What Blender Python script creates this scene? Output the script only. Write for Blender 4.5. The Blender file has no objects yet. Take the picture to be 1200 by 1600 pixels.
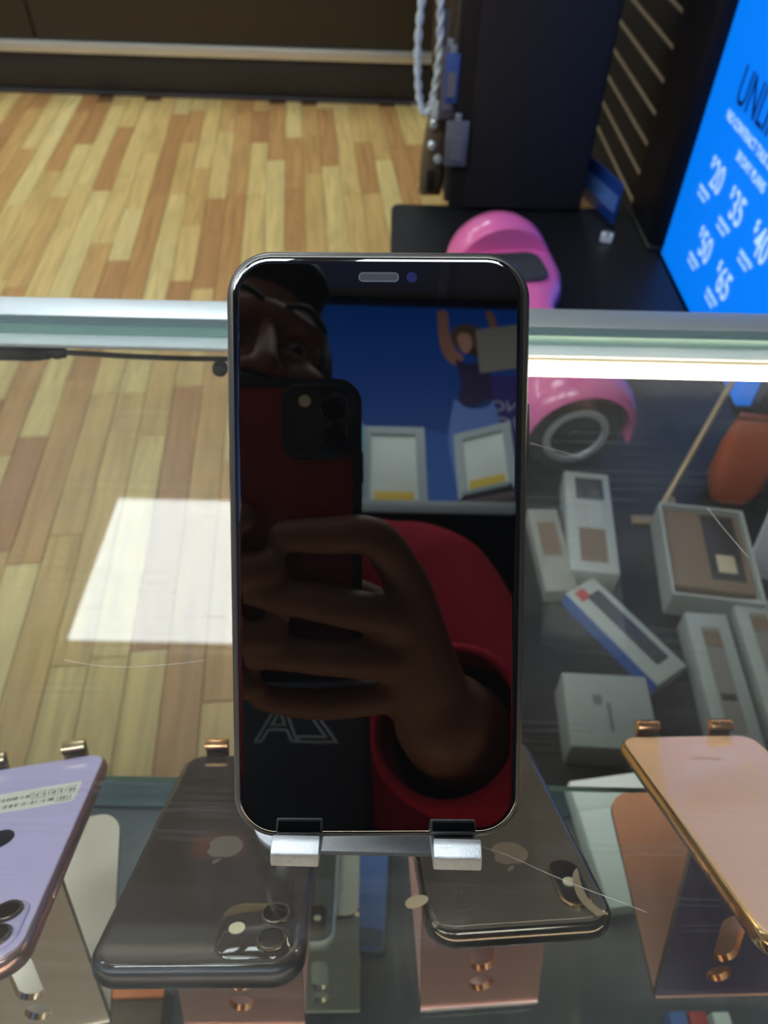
import bpy, bmesh, math, random
from mathutils import Vector, Matrix
random.seed(7)
S = bpy.context.scene
COL = S.collection
PI = math.pi
R = math.radians

# ------------------------------------------------------------------ camera
FPX = 1155.0
cd = bpy.data.cameras.new('camera'); cam = bpy.data.objects.new('camera', cd); COL.objects.link(cam)
pit, rol = R(47.0), R(1.3)
fwd = Vector((0, math.cos(pit), -math.sin(pit))); rt = Vector((1, 0, 0)); up = rt.cross(fwd)
rx = rt * math.cos(rol) + up * math.sin(rol); ux = -rt * math.sin(rol) + up * math.cos(rol)
CAM = Vector((0, 0, .235))
mw = Matrix((rx, ux, -fwd)).transposed().to_4x4(); mw.translation = CAM
cam.matrix_world = mw
cd.sensor_fit = 'VERTICAL'; cd.lens = 4.25; cd.sensor_height = 4.25 / FPX * 1600; cd.sensor_width = cd.sensor_height * .75
cd.clip_start = .012; cd.clip_end = 50
cd.dof.use_dof = True; cd.dof.focus_distance = .2; cd.dof.aperture_fstop = 3.0
S.camera = cam
# ------------------------------------------------------------------ world, exposure
w = bpy.data.worlds.new('world'); S.world = w; w.use_nodes = True
w.node_tree.nodes['Background'].inputs[0].default_value = (.75, .82, 1, 1)
w.node_tree.nodes['Background'].inputs[1].default_value = .35
S.view_settings.view_transform = 'Standard'; S.view_settings.look = 'None'
S.view_settings.gamma = 1; S.view_settings.use_curve_mapping = False
S.view_settings.exposure = 0.3
PANEL = 8.6     # ceiling panel emission
LED = 10.5
S.cycles.max_bounces = 14; S.cycles.transparent_max_bounces = 24; S.cycles.glossy_bounces = 6
S.cycles.diffuse_bounces = 4; S.cycles.caustics_reflective = False; S.cycles.caustics_refractive = False
S.cycles.use_denoising = True; S.cycles.sample_clamp_indirect = 4

# ------------------------------------------------------------------ materials
def srgb(r, g, b):
    f = lambda c: (c / 255 / 12.92) if c / 255 <= .04045 else ((c / 255 + .055) / 1.055) ** 2.4
    return (f(r), f(g), f(b), 1)
MATS = {}
def mat(name, col, rough=.5, metal=0., spec=.5, noise=0., nscale=40., bump=0., bscale=300., emit=0., ecol=None, ior=None, stretch=None, coat=0.):
    if name in MATS: return MATS[name]
    m = bpy.data.materials.new(name); m.use_nodes = True; MATS[name] = m
    nt = m.node_tree; b = nt.nodes['Principled BSDF']
    b.inputs['Base Color'].default_value = col; b.inputs['Roughness'].default_value = rough
    b.inputs['Metallic'].default_value = metal; b.inputs['Specular IOR Level'].default_value = spec
    if ior: b.inputs['IOR'].default_value = ior
    if coat: b.inputs['Coat Weight'].default_value = coat; b.inputs['Coat Roughness'].default_value = .03
    if emit:
        b.inputs['Emission Color'].default_value = ecol or col; b.inputs['Emission Strength'].default_value = emit
    if noise or bump:
        tc = nt.nodes.new('ShaderNodeTexCoord'); src = tc.outputs['Object']
        if stretch:
            mp = nt.nodes.new('ShaderNodeMapping'); mp.inputs['Scale'].default_value = stretch
            nt.links.new(src, mp.inputs[0]); src = mp.outputs[0]
        if noise:
            n = nt.nodes.new('ShaderNodeTexNoise'); n.inputs['Scale'].default_value = nscale; n.inputs['Detail'].default_value = 5
            nt.links.new(src, n.inputs['Vector'])
            mx = nt.nodes.new('ShaderNodeMix'); mx.data_type = 'RGBA'
            mx.inputs[6].default_value = tuple(c * (1 - noise) for c in col[:3]) + (1,)
            mx.inputs[7].default_value = tuple(min(1, c * (1 + noise)) for c in col[:3]) + (1,)
            nt.links.new(n.outputs['Fac'], mx.inputs[0]); nt.links.new(mx.outputs[2], b.inputs['Base Color'])
        if bump:
            n2 = nt.nodes.new('ShaderNodeTexNoise'); n2.inputs['Scale'].default_value = bscale; n2.inputs['Detail'].default_value = 3
            nt.links.new(src, n2.inputs['Vector'])
            bp = nt.nodes.new('ShaderNodeBump'); bp.inputs['Strength'].default_value = bump; bp.inputs['Distance'].default_value = .0005
            nt.links.new(n2.outputs['Fac'], bp.inputs['Height']); nt.links.new(bp.outputs[0], b.inputs['Normal'])
    return m

def glass_mat(name, tint, dust=.0, smear=False):
    """thin pane: Schlick mirror over a clear tinted pass-through, with wiped-dust streaks on its surface"""
    m = bpy.data.materials.new(name); m.use_nodes = True; nt = m.node_tree; N = nt.nodes; L = nt.links
    N.clear()
    out = N.new('ShaderNodeOutputMaterial')
    ge = N.new('ShaderNodeNewGeometry')
    dot = N.new('ShaderNodeVectorMath'); dot.operation = 'DOT_PRODUCT'
    L.new(ge.outputs['Incoming'], dot.inputs[0]); L.new(ge.outputs['Normal'], dot.inputs[1])
    def math_(op, a, b=None):
        n = N.new('ShaderNodeMath'); n.operation = op
        for i, x in enumerate((a, b)):
            if x is None: continue
            if isinstance(x, (int, float)): n.inputs[i].default_value = x
            else: L.new(x, n.inputs[i])
        return n.outputs[0]
    ab = math_('ABSOLUTE', dot.outputs['Value'])
    f = math_('ADD', math_('MULTIPLY', math_('POWER', math_('SUBTRACT', 1., ab), 5.), .96), .042)
    tr = N.new('ShaderNodeBsdfTransparent'); tr.inputs[0].default_value = tint
    gl = N.new('ShaderNodeBsdfGlossy'); gl.inputs['Roughness'].default_value = 0.0
    mx = N.new('ShaderNodeMixShader'); L.new(f, mx.inputs[0]); L.new(tr.outputs[0], mx.inputs[1]); L.new(gl.outputs[0], mx.inputs[2])
    last = mx.outputs[0]
    if dust:
        tc = N.new('ShaderNodeTexCoord')
        def streak(rot, sc, nscale, lo, hi):
            mp = N.new('ShaderNodeMapping'); mp.inputs['Rotation'].default_value = (0, 0, rot); mp.inputs['Scale'].default_value = sc
            L.new(tc.outputs['Object'], mp.inputs[0])
            n = N.new('ShaderNodeTexNoise'); n.inputs['Scale'].default_value = nscale; n.inputs['Detail'].default_value = 6; n.inputs['Roughness'].default_value = .65
            L.new(mp.outputs[0], n.inputs['Vector'])
            mr = N.new('ShaderNodeMapRange'); mr.inputs[1].default_value = lo; mr.inputs[2].default_value = hi
            L.new(n.outputs['Fac'], mr.inputs[0]); return mr.outputs[0]
        a = streak(R(-24), (1.4, 55, 1), 6, .56, .82)
        b = streak(R(38), (1.2, 70, 1), 7, .60, .86)
        c = streak(0, (5, 5, 5), 3, .35, .75)
        tot = math_('ADD', math_('MULTIPLY', math_('ADD', a, math_('MULTIPLY', b, .6)), dust * 2.4), math_('MULTIPLY', c, dust))
        tot = math_('MULTIPLY', math_('ADD', tot, dust * .12), 1.)
        df = N.new('ShaderNodeBsdfDiffuse'); df.inputs[0].default_value = (.75, .76, .76, 1)
        tl = N.new('ShaderNodeBsdfTranslucent'); tl.inputs[0].default_value = (.8, .78, .74, 1)
        m2 = N.new('ShaderNodeMixShader'); m2.inputs[0].default_value = .5
        L.new(df.outputs[0], m2.inputs[1]); L.new(tl.outputs[0], m2.inputs[2])
        m3 = N.new('ShaderNodeMixShader'); L.new(tot, m3.inputs[0]); L.new(last, m3.inputs[1]); L.new(m2.outputs[0], m3.inputs[2])
        last = m3.outputs[0]
    L.new(last, out.inputs[0]); MATS[name] = m
    return m

def plank_mat():
    m = bpy.data.materials.new('laminate'); m.use_nodes = True; nt = m.node_tree; N = nt.nodes; L = nt.links
    b = N['Principled BSDF']; b.inputs['Roughness'].default_value = .38
    oi = N.new('ShaderNodeObjectInfo'); cr = N.new('ShaderNodeValToRGB')
    els = cr.color_ramp.elements
    els[0].position = 0; els[0].color = srgb(186, 134, 84); els[1].position = 1; els[1].color = srgb(232, 206, 140)
    for p, c in ((.18, (200, 150, 92)), (.36, (214, 174, 108)), (.55, (222, 188, 120)), (.8, (226, 196, 128))):
        e = els.new(p); e.color = srgb(*c)
    L.new(oi.outputs['Random'], cr.inputs[0])
    tc = N.new('ShaderNodeTexCoord'); mp = N.new('ShaderNodeMapping'); mp.inputs['Scale'].default_value = (38, 3.2, 1)
    vm = N.new('ShaderNodeVectorMath'); vm.operation = 'ADD'
    cx = N.new('ShaderNodeCombineXYZ'); mu = N.new('ShaderNodeMath'); mu.operation = 'MULTIPLY'; mu.inputs[1].default_value = 37.
    L.new(oi.outputs['Random'], mu.inputs[0]); L.new(mu.outputs[0], cx.inputs[1])
    L.new(tc.outputs['Object'], mp.inputs[0]); L.new(mp.outputs[0], vm.inputs[0]); L.new(cx.outputs[0], vm.inputs[1])
    n = N.new('ShaderNodeTexNoise'); n.inputs['Scale'].default_value = 1.1; n.inputs['Detail'].default_value = 6; n.inputs['Distortion'].default_value = .9
    L.new(vm.outputs[0], n.inputs['Vector'])
    mr = N.new('ShaderNodeMapRange'); mr.inputs[1].default_value = .3; mr.inputs[2].default_value = .7; mr.inputs[3].default_value = .74; mr.inputs[4].default_value = 1.1
    L.new(n.outputs['Fac'], mr.inputs[0])
    mx = N.new('ShaderNodeVectorMath'); mx.operation = 'SCALE'
    L.new(cr.outputs[0], mx.inputs[0]); L.new(mr.outputs[0], mx.inputs['Scale'])
    L.new(mx.outputs[0], b.inputs['Base Color'])
    MATS['laminate'] = m; return m

# ------------------------------------------------------------------ mesh helpers
def link(name, me, ms, parent=None, smooth=True):
    o = bpy.data.objects.new(name, me); COL.objects.link(o)
    if ms is not None and not o.data.materials:
        for m in (ms if isinstance(ms, (list, tuple)) else [ms]): o.data.materials.append(m)
    if parent is not None: o.parent = parent
    return o
def obj(name, bm, ms, parent=None, smooth=35, M=None):
    bmesh.ops.recalc_face_normals(bm, faces=bm.faces)
    me = bpy.data.meshes.new(name); bm.to_mesh(me); bm.free()
    if M is not None: me.transform(M)
    if smooth:
        for p in me.polygons: p.use_smooth = True
        if smooth < 180:
            me.set_sharp_from_angle(angle=R(smooth))
    return link(name, me, ms, parent)
def tag(o, label=None, cat=None, group=None, kind=None):
    if label: o['label'] = label
    if cat: o['category'] = cat
    if group: o['group'] = group
    if kind: o['kind'] = kind
    return o
def thing(name, label, cat, M=None, group=None):
    o = bpy.data.objects.new(name, None); COL.objects.link(o); o.empty_display_size = .02
    if M is not None: o.matrix_world = M
    return tag(o, label, cat, group)
def place(loc, rz=0, rx_=0, ry=0):
    M = Matrix.Rotation(rz, 4, 'Z') @ Matrix.Rotation(rx_, 4, 'X') @ Matrix.Rotation(ry, 4, 'Y'); M.translation = loc; return M
def frame(x, y, z, loc):
    M = Matrix((Vector(x), Vector(y), Vector(z))).transposed().to_4x4(); M.translation = Vector(loc); return M
def NB(): return bmesh.new()
def box(bm, lo, hi, bev=0, seg=2, mi=0):
    lo, hi = Vector(lo), Vector(hi)
    r = bmesh.ops.create_cube(bm, size=1, matrix=Matrix.Translation((lo + hi) / 2) @ Matrix.Diagonal((*(hi - lo), 1)))
    vs = r['verts']; fs = list({f for v in vs for f in v.link_faces})
    for f in fs: f.material_index = mi
    if bev:
        es = list({e for v in vs for e in v.link_edges})
        bmesh.ops.bevel(bm, geom=es, offset=bev, segments=seg, affect='EDGES', profile=.5, clamp_overlap=True)
    return bm
def rrect(w_, h_, r, n=8, cx=0, cy=0):
    pts = []
    for (sx, sy, a0) in ((1, -1, -90), (1, 1, 0), (-1, 1, 90), (-1, -1, 180)):
        for i in range(n + 1):
            a = R(a0 + 90 * i / n); pts.append((cx + sx * (w_ / 2 - r) + r * math.cos(a), cy + sy * (h_ / 2 - r) + r * math.sin(a)))
    return pts
def circ(r, n=24, cx=0, cy=0): return [(cx + r * math.cos(2 * PI * i / n), cy + r * math.sin(2 * PI * i / n)) for i in range(n)]
def loft(bm, rings, cap0=True, cap1=True, closed=True, mi=0):
    vr = [[bm.verts.new(p) for p in ring] for ring in rings]
    n = len(rings[0])
    for a, b in zip(vr, vr[1:]):
        for i in range(n if closed else n - 1):
            j = (i + 1) % n
            f = bm.faces.new((a[i], a[j], b[j], b[i])); f.material_index = mi
    if cap0: f = bm.faces.new(list(reversed(vr[0]))); f.material_index = mi
    if cap1: f = bm.faces.new(vr[-1]); f.material_index = mi
    return vr
def plate(bm, outline, z0, z1, bev=0, mi=0):
    """flat piece from a 2-D outline with softened rims (outline convex-ish)"""
    def ins(d):
        cx = sum(p[0] for p in outline) / len(outline); cy = sum(p[1] for p in outline) / len(outline)
        n = len(outline); res = []
        for i in range(n):
            a, b, c = outline[i - 1], outline[i], outline[(i + 1) % n]
            t = Vector((c[0] - a[0], c[1] - a[1])); t = t.normalized() if t.length else Vector((1, 0))
            res.append((b[0] - t.y * d, b[1] + t.x * d))
        return res
    if bev:
        o2 = ins(bev)
        rings = [[(*p, z0) for p in o2], [(*p, z0 + bev) for p in outline], [(*p, z1 - bev) for p in outline], [(*p, z1) for p in o2]]
    else: rings = [[(*p, z0) for p in outline], [(*p, z1) for p in outline]]
    loft(bm, rings, mi=mi); return bm
def holed(bm, outer, holes, z0, z1, mi=0, mi_side=0):
    es = []
    def loop(pts):
        vs = [bm.verts.new((*p, z0)) for p in pts]
        return [bm.edges.new((vs[i], vs[(i + 1) % len(vs)])) for i in range(len(vs))]
    es += loop(outer)
    for h in holes: es += loop(h)
    g = bmesh.ops.triangle_fill(bm, use_beauty=True, edges=es)
    fs = [f for f in g['geom'] if isinstance(f, bmesh.types.BMFace)]
    for f in fs: f.material_index = mi
    ex = bmesh.ops.extrude_face_region(bm, geom=fs)
    vs = [v for v in ex['geom'] if isinstance(v, bmesh.types.BMVert)]
    bmesh.ops.translate(bm, vec=(0, 0, z1 - z0), verts=vs)
    bm.normal_update()
    for f in bm.faces:
        if abs(f.normal.z) < .5: f.material_index = mi_side
        else: f.material_index = mi
    return bm
def tube(bm, pts, rad, n=12, mi=0, caps=True, flat=1.0):
    pts = [Vector(p) for p in pts]
    rad = rad if isinstance(rad, (list, tuple)) else [rad] * len(pts)
    rings = []; pu = None
    for i, p in enumerate(pts):
        t = (pts[min(i + 1, len(pts) - 1)] - pts[max(i - 1, 0)]).normalized()
        if pu is None:
            pu = t.orthogonal().normalized()
        u_ = (pu - t * pu.dot(t)).normalized(); v_ = t.cross(u_); pu = u_
        rings.append([p + (u_ * math.cos(2 * PI * k / n) + v_ * math.sin(2 * PI * k / n) * flat) * rad[i] for k in range(n)])
    loft(bm, rings, caps, caps, mi=mi); return bm
def spline(pts, k=6):
    pts = [Vector(p) for p in pts]; out = []
    for i in range(len(pts) - 1):
        p0, p1, p2, p3 = pts[max(i - 1, 0)], pts[i], pts[i + 1], pts[min(i + 2, len(pts) - 1)]
        for j in range(k):
            t = j / k
            out.append(.5 * ((2 * p1) + (p2 - p0) * t + (2 * p0 - 5 * p1 + 4 * p2 - p3) * t * t + (3 * p1 - p0 - 3 * p2 + p3) * t ** 3))
    out.append(pts[-1]); return out
def lathe(bm, prof, n=24, M=None, mi=0, caps=True):
    rings = [[(r * math.cos(2 * PI * k / n), r * math.sin(2 * PI * k / n), z) for k in range(n)] for r, z in prof]
    if M is not None: rings = [[M @ Vector(p) for p in ring] for ring in rings]
    loft(bm, rings, caps, caps, mi=mi); return bm
def prism_x(bm, prof, x0, x1, bev=0, mi=0):
    """profile of (y,z) points extruded along x"""
    b2 = bmesh.new()
    a = [b2.verts.new((x0, *p)) for p in prof]; c = [b2.verts.new((x1, *p)) for p in prof]; n = len(prof)
    b2.faces.new(a); b2.faces.new(list(reversed(c)))
    for i in range(n): b2.faces.new((a[i], c[i], c[(i + 1) % n], a[(i + 1) % n]))
    bmesh.ops.recalc_face_normals(b2, faces=b2.faces)
    if bev: bmesh.ops.bevel(b2, geom=b2.edges[:], offset=bev, segments=2, affect='EDGES', profile=.6, clamp_overlap=True)
    for f in b2.faces: f.material_index = mi
    me = bpy.data.meshes.new('tmp'); b2.to_mesh(me); b2.free(); bm.from_mesh(me); bpy.data.meshes.remove(me)
    return bm
def text(name, s, size, m, parent, M, ext=.0002, align='LEFT', sx=1.0, outline=0, bold=0):
    cu = bpy.data.curves.new(name, 'FONT'); cu.body = s; cu.size = size; cu.extrude = ext; cu.align_x = align; cu.offset = bold
    if outline: cu.fill_mode = 'NONE'; cu.bevel_depth = outline
    cu.materials.append(m)
    fo = bpy.data.objects.new('tmp', cu); me = bpy.data.meshes.new_from_object(fo); bpy.data.objects.remove(fo); bpy.data.curves.remove(cu)
    o = bpy.data.objects.new(name, me); COL.objects.link(o); o.parent = parent; o['kind'] = 'stuff'
    o.matrix_local = M @ Matrix.Diagonal((sx, 1, 1, 1)); return o

# ------------------------------------------------------------------ shared materials
BLACKM = mat('black_plastic', srgb(28, 27, 28), .45)
BLACKG = mat('black_gloss', srgb(16, 16, 18), .18)
ALU = mat('anodised_silver', srgb(196, 198, 202), .52, 1., noise=.12, nscale=900, bump=.25, bscale=2500)
ALUS = mat('aluminium_rail', srgb(212, 218, 222), .42, .85, noise=.04, nscale=60, stretch=(1, 30, 30), bump=.05, bscale=200)
RUBBER = mat('rubber', srgb(22, 22, 23), .7)
WHITEBOX = mat('white_card', srgb(222, 222, 218), .55, noise=.02, nscale=30)
SCREEN = mat('phone_screen', (.0025, .0026, .003, 1), .012, 0, .5, ior=2.35)
LAM = plank_mat()
TOPGLASS = glass_mat('counter_glass', (.95, .957, .948, 1), dust=.05)
PANE = glass_mat('pane_glass', (.96, .97, .962, 1), dust=.012)
SHELFG = glass_mat('shelf_glass', (.86, .92, .91, 1), dust=.012)
GEDGE = mat('glass_edge', srgb(168, 208, 196), .3, 0, .5, noise=.12, nscale=60, stretch=(1, 40, 40))
_b = GEDGE.node_tree.nodes['Principled BSDF']; _b.inputs['Transmission Weight'].default_value = .0; _b.inputs['Subsurface Weight'].default_value = 0.0

# ------------------------------------------------------------------ structure
FZ = -.95; CZ = 1.68
WHITEW = mat('wall_paint', srgb(214, 212, 206), .8, noise=.03, nscale=8)
DARKW = mat('dark_wall', srgb(40, 36, 34), .7, noise=.1, nscale=10)
def slab(name, lo, hi, m, bev=0):
    o = obj(name, box(NB(), lo, hi, bev), m, smooth=0); tag(o, kind='structure'); return o
floor = slab('floor', (-3.4, -1.1, FZ - .06), (1.6, 5.2, FZ - .004), mat('floor_joint', srgb(120, 84, 48), .6))
ceiling = slab('ceiling', (-3.4, -1.1, CZ + .012), (1.6, 5.2, CZ + .06), mat('ceiling_tile', srgb(176, 176, 172), .9, noise=.06, nscale=60))
slab('wall_left', (-3.46, -1.1, FZ), (-3.4, 5.2, CZ), WHITEW)
wall_right = slab('wall_right', (.78, -1.1, FZ), (.86, 5.2, CZ), DARKW)
slab('wall_front', (-3.4, 5.2, FZ), (1.6, 5.26, CZ), WHITEW)
wall_back = slab('wall_back', (-3.4, -1.06, FZ), (1.6, -1.0, CZ), mat('back_wall_paint', srgb(46, 46, 60), .7, noise=.06, nscale=10))
# ceiling grid
bm = NB()
for i in range(9): box(bm, (-3.4 + i * .6 - .012, -1.1, CZ), (-3.4 + i * .6 + .012, 5.2, CZ + .014))
for j in range(11): box(bm, (-3.4, -1.1 + j * .6 - .012, CZ), (1.6, -1.1 + j * .6 + .012, CZ + .013))
tag(obj('ceiling_grid', bm, mat('grid_white', srgb(190, 190, 188), .6), ceiling, 0), kind='stuff')
# laminate strips, one object each
PW = .07; ang = R(6.0)
rowM = Matrix.Rotation(ang, 4, 'Z')
lens = [.36, .48, .62, .8]
pm = {}
for l in lens:
    b_ = NB(); box(b_, (-PW / 2 + .0007, -l / 2 + .0007, -.004), (PW / 2 - .0007, l / 2 - .0007, 0), .0008, 1)
    o_ = obj('plank', b_, LAM, None, 0); pm[l] = o_.data; bpy.data.objects.remove(o_)
first = True; npl = 0
for i in range(-24, 8):
    cx_ = i * PW; y = .28 + random.random() * .3
    while y < 4.0:
        l = random.choice(lens); c_ = rowM @ Vector((cx_, y + l / 2, FZ)); y += l
        if c_.x > .28 or c_.y > 3.85 or c_.x < -2.1: continue
        # the strip is kept where the picture (or a step beside it) can see it
        if c_.x < -.55 - (c_.y) * .42: continue
        o_ = link('plank', pm[l], None, floor); o_.matrix_local = Matrix.Translation(c_) @ rowM; npl += 1
print('planks', npl)

# ------------------------------------------------------------------ ceiling lights
PANELM = mat('light_diffuser', (.9, .96, 1, 1), .5, emit=PANEL, ecol=(.86, .97, 1.0, 1))
def ceil_light(x, y, label, sx=.58, sy=.6):
    t = thing('ceiling_light', label, 'light', place((x, y, CZ)), 'square ceiling lights')
    bm = NB(); holed(bm, rrect(sx + .03, sy + .03, .004, 2), [rrect(sx - .005, sy - .005, .004, 2)], -.012, .0); obj('frame', bm, mat('light_frame', srgb(235, 235, 235), .4), t, 0)
    obj('diffuser', box(NB(), (-sx / 2, -sy / 2, -.008), (sx / 2, sy / 2, -.002)), PANELM, t, 0)
    return t
ceil_light(-.66, 1.52, 'square white ceiling light mirrored in the glass counter top')
for x_, w_ in ((-2.6, 'farthest left of'), (-1.6, 'second from the left in'), (-.6, 'third from the left in'), (.4, 'rightmost in')):
    ceil_light(x_, 3.7, 'added white ceiling light, ' + w_ + ' the row above the far brown counter')  # unseen row, put in to brighten the wood floor
for x_, w_ in ((-2.0, 'over the left end of the seller side'), (-1.25, 'well left of the photographer, over the case'), (-.5, 'just left of the photographer, over the case'), (.25, 'just right of the photographer, over the case')):
    ceil_light(x_, -.08, 'added white ceiling light ' + w_)  # unseen row, added for more light inside the case
ceil_light(-2.75, 1.5, 'added white ceiling light over the wood floor near the left wall')  # this panel and the next are unseen, added for overall brightness
ceil_light(-2.75, 2.6, 'added white ceiling light near the left wall, nearer the far counter')

# ------------------------------------------------------------------ display case
case = thing('display_case', 'long glass-topped display case with silver rails', 'display case', place((0, 0, 0)))
X0, X1 = -.95, .66
bm = NB(); box(bm, (X0, -.14, -.006), (X1, .3573, 0))
for f in bm.faces: f.material_index = 0 if abs(f.normal.z) > .5 else 1
obj('glass_top', bm, [TOPGLASS, GEDGE], case, 0)
# far rail: outer lip, dark groove, inner ledge under the glass edge
obj('far_rail', box(NB(), (X0, .3645, -.012), (X1, .384, .0015), .0012), ALUS, case)
obj('rail_groove', box(NB(), (X0, .3580, -.0105), (X1, .3645, -.003)), mat('groove', srgb(92, 112, 112), .5), case, 0)
obj('inner_ledge', box(NB(), (X0, .3475, -.0090), (X1, .3585, -.0063), .0006), mat('ledge_white', srgb(214, 222, 226), .5, .0, .4), case)
obj('near_rail', box(NB(), (X0, -.165, -.03), (X1, -.14, .002), .002), ALUS, case)
for x in (X0, X1 - .02):
    obj('corner_post', box(NB(), (x, .358, FZ), (x + .02, .378, -.012), .002), ALUS, case)
    obj('corner_post', box(NB(), (x, -.16, FZ), (x + .02, -.14, -.03), .002), ALUS, case)
obj('front_glass', box(NB(), (X0 + .02, .3655, FZ + .1), (X1 - .02, .3705, -.012)), PANE, case, 0)
obj('bottom_rail', box(NB(), (X0, .354, FZ), (X1, .382, FZ + .1), .002), mat('teal_rail', srgb(52, 70, 80), .5, .3), case)
bm = NB(); box(bm, (X0 + .02, -.13, -.222), (X1 - .02, .19, -.214))
for f in bm.faces: f.material_index = 0 if abs(f.normal.z) > .5 else 1
obj('shelf', bm, [SHELFG, GEDGE], case, 0)
DKZ = -.455
obj('lower_deck', box(NB(), (X0 + .02, -.13, DKZ - .02), (X1 - .02, .262, DKZ), .002), mat('deck', srgb(80, 80, 86), .28, 0, .5, noise=.25, nscale=9, bump=.06, bscale=60), case)
obj('deck_edge', box(NB(), (X0 + .02, .262, DKZ - .05), (X1 - .02, .29, DKZ + .004), .002), mat('deck_edge', srgb(40, 58, 68), .4, .2), case)
# LED bar under the far rail, right part
LEDM = mat('led_bar', (1, .86, .62, 1), .5, emit=LED, ecol=(1, .84, .6, 1))
obj('led_bar', box(NB(), (X0 + .02, -.135, -.024), (X1 - .02, -.124, -.014), .001), LEDM, case)  # second bar, unseen under the near rail, added to warm the stands
lb = obj('led_bar', box(NB(), (.02, .3365, -.0128), (X1 - .02, .3455, -.0088), .001), LEDM, case)
obj('led_channel', box(NB(), (.015, .3455, -.0135), (X1 - .02, .3475, -.0082), .0005), mat('led_channel', srgb(220, 200, 170), .4, .6), case)

SCR = mat('scratch_white', srgb(226, 222, 214), .5)
for pts, r_ in (([(-.1151, .1421), (-.1077, .1406), (-.0958, .1396), (-.0844, .1402), (-.0708, .1419), (-.0645, .1431)], .00006),
                ([(.0313, .0801), (.0394, .0778), (.0504, .0731), (.0604, .0692), (.071, .0655), (.0788, .0626)], .00006),
                ([(.0667, .2673), (.0812, .2615), (.094, .2566)], .00006), ([(.1425, .2263), (.146, .2143), (.1518, .1977)], .00008),
                ([(-.0068, .1106), (-.0066, .1061)], .00006), ([(.0101, .0781), (.013, .0745)], .00008)):
    obj('scratch', tube(NB(), spline([(x, y, .0001) for x, y in pts], 4), r_, 5), SCR, case)
# power lead of the LED bar
cab = thing('power_lead', 'black power lead with a barrel plug under the counter rail', 'cable', place((0, 0, 0)))
CB = mat('cable_black', srgb(44, 42, 42), .5)
obj('wire', tube(NB(), spline([(-.196, .3595, -.0200), (-.175, .3595, -.0206), (-.15, .3592, -.0216), (-.12, .3592, -.0222), (-.09, .3592, -.0218), (-.06, .358, -.02), (.015, .349, -.0148)]), .0016, 10), CB, cab)
MX = Matrix.Translation((-.2, .3595, -.0200)) @ Matrix.Rotation(R(-90), 4, 'Y')
obj('plug', lathe(NB(), [(.001, -.012), (.0035, -.0115), (.0036, -.009), (.0042, -.008), (.0042, -.0055), (.0037, -.005), (.0037, -.003), (.0045, -.002), (.0046, .001), (.0052, .003), (.0056, .01), (.0056, .03), (.0048, .045), (.003, .07), (.002, .0705)], 20, MX), CB, cab)
obj('clip', lathe(NB(), [(.0005, -.004), (.004, -.003), (.0048, 0), (.004, .003), (.0005, .004)], 16, Matrix.Translation((-.0985, .3575, -.0275)) @ Matrix.Rotation(R(90), 4, 'X')), mat('clip_grey', srgb(60, 64, 74), .4), cab)

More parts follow.
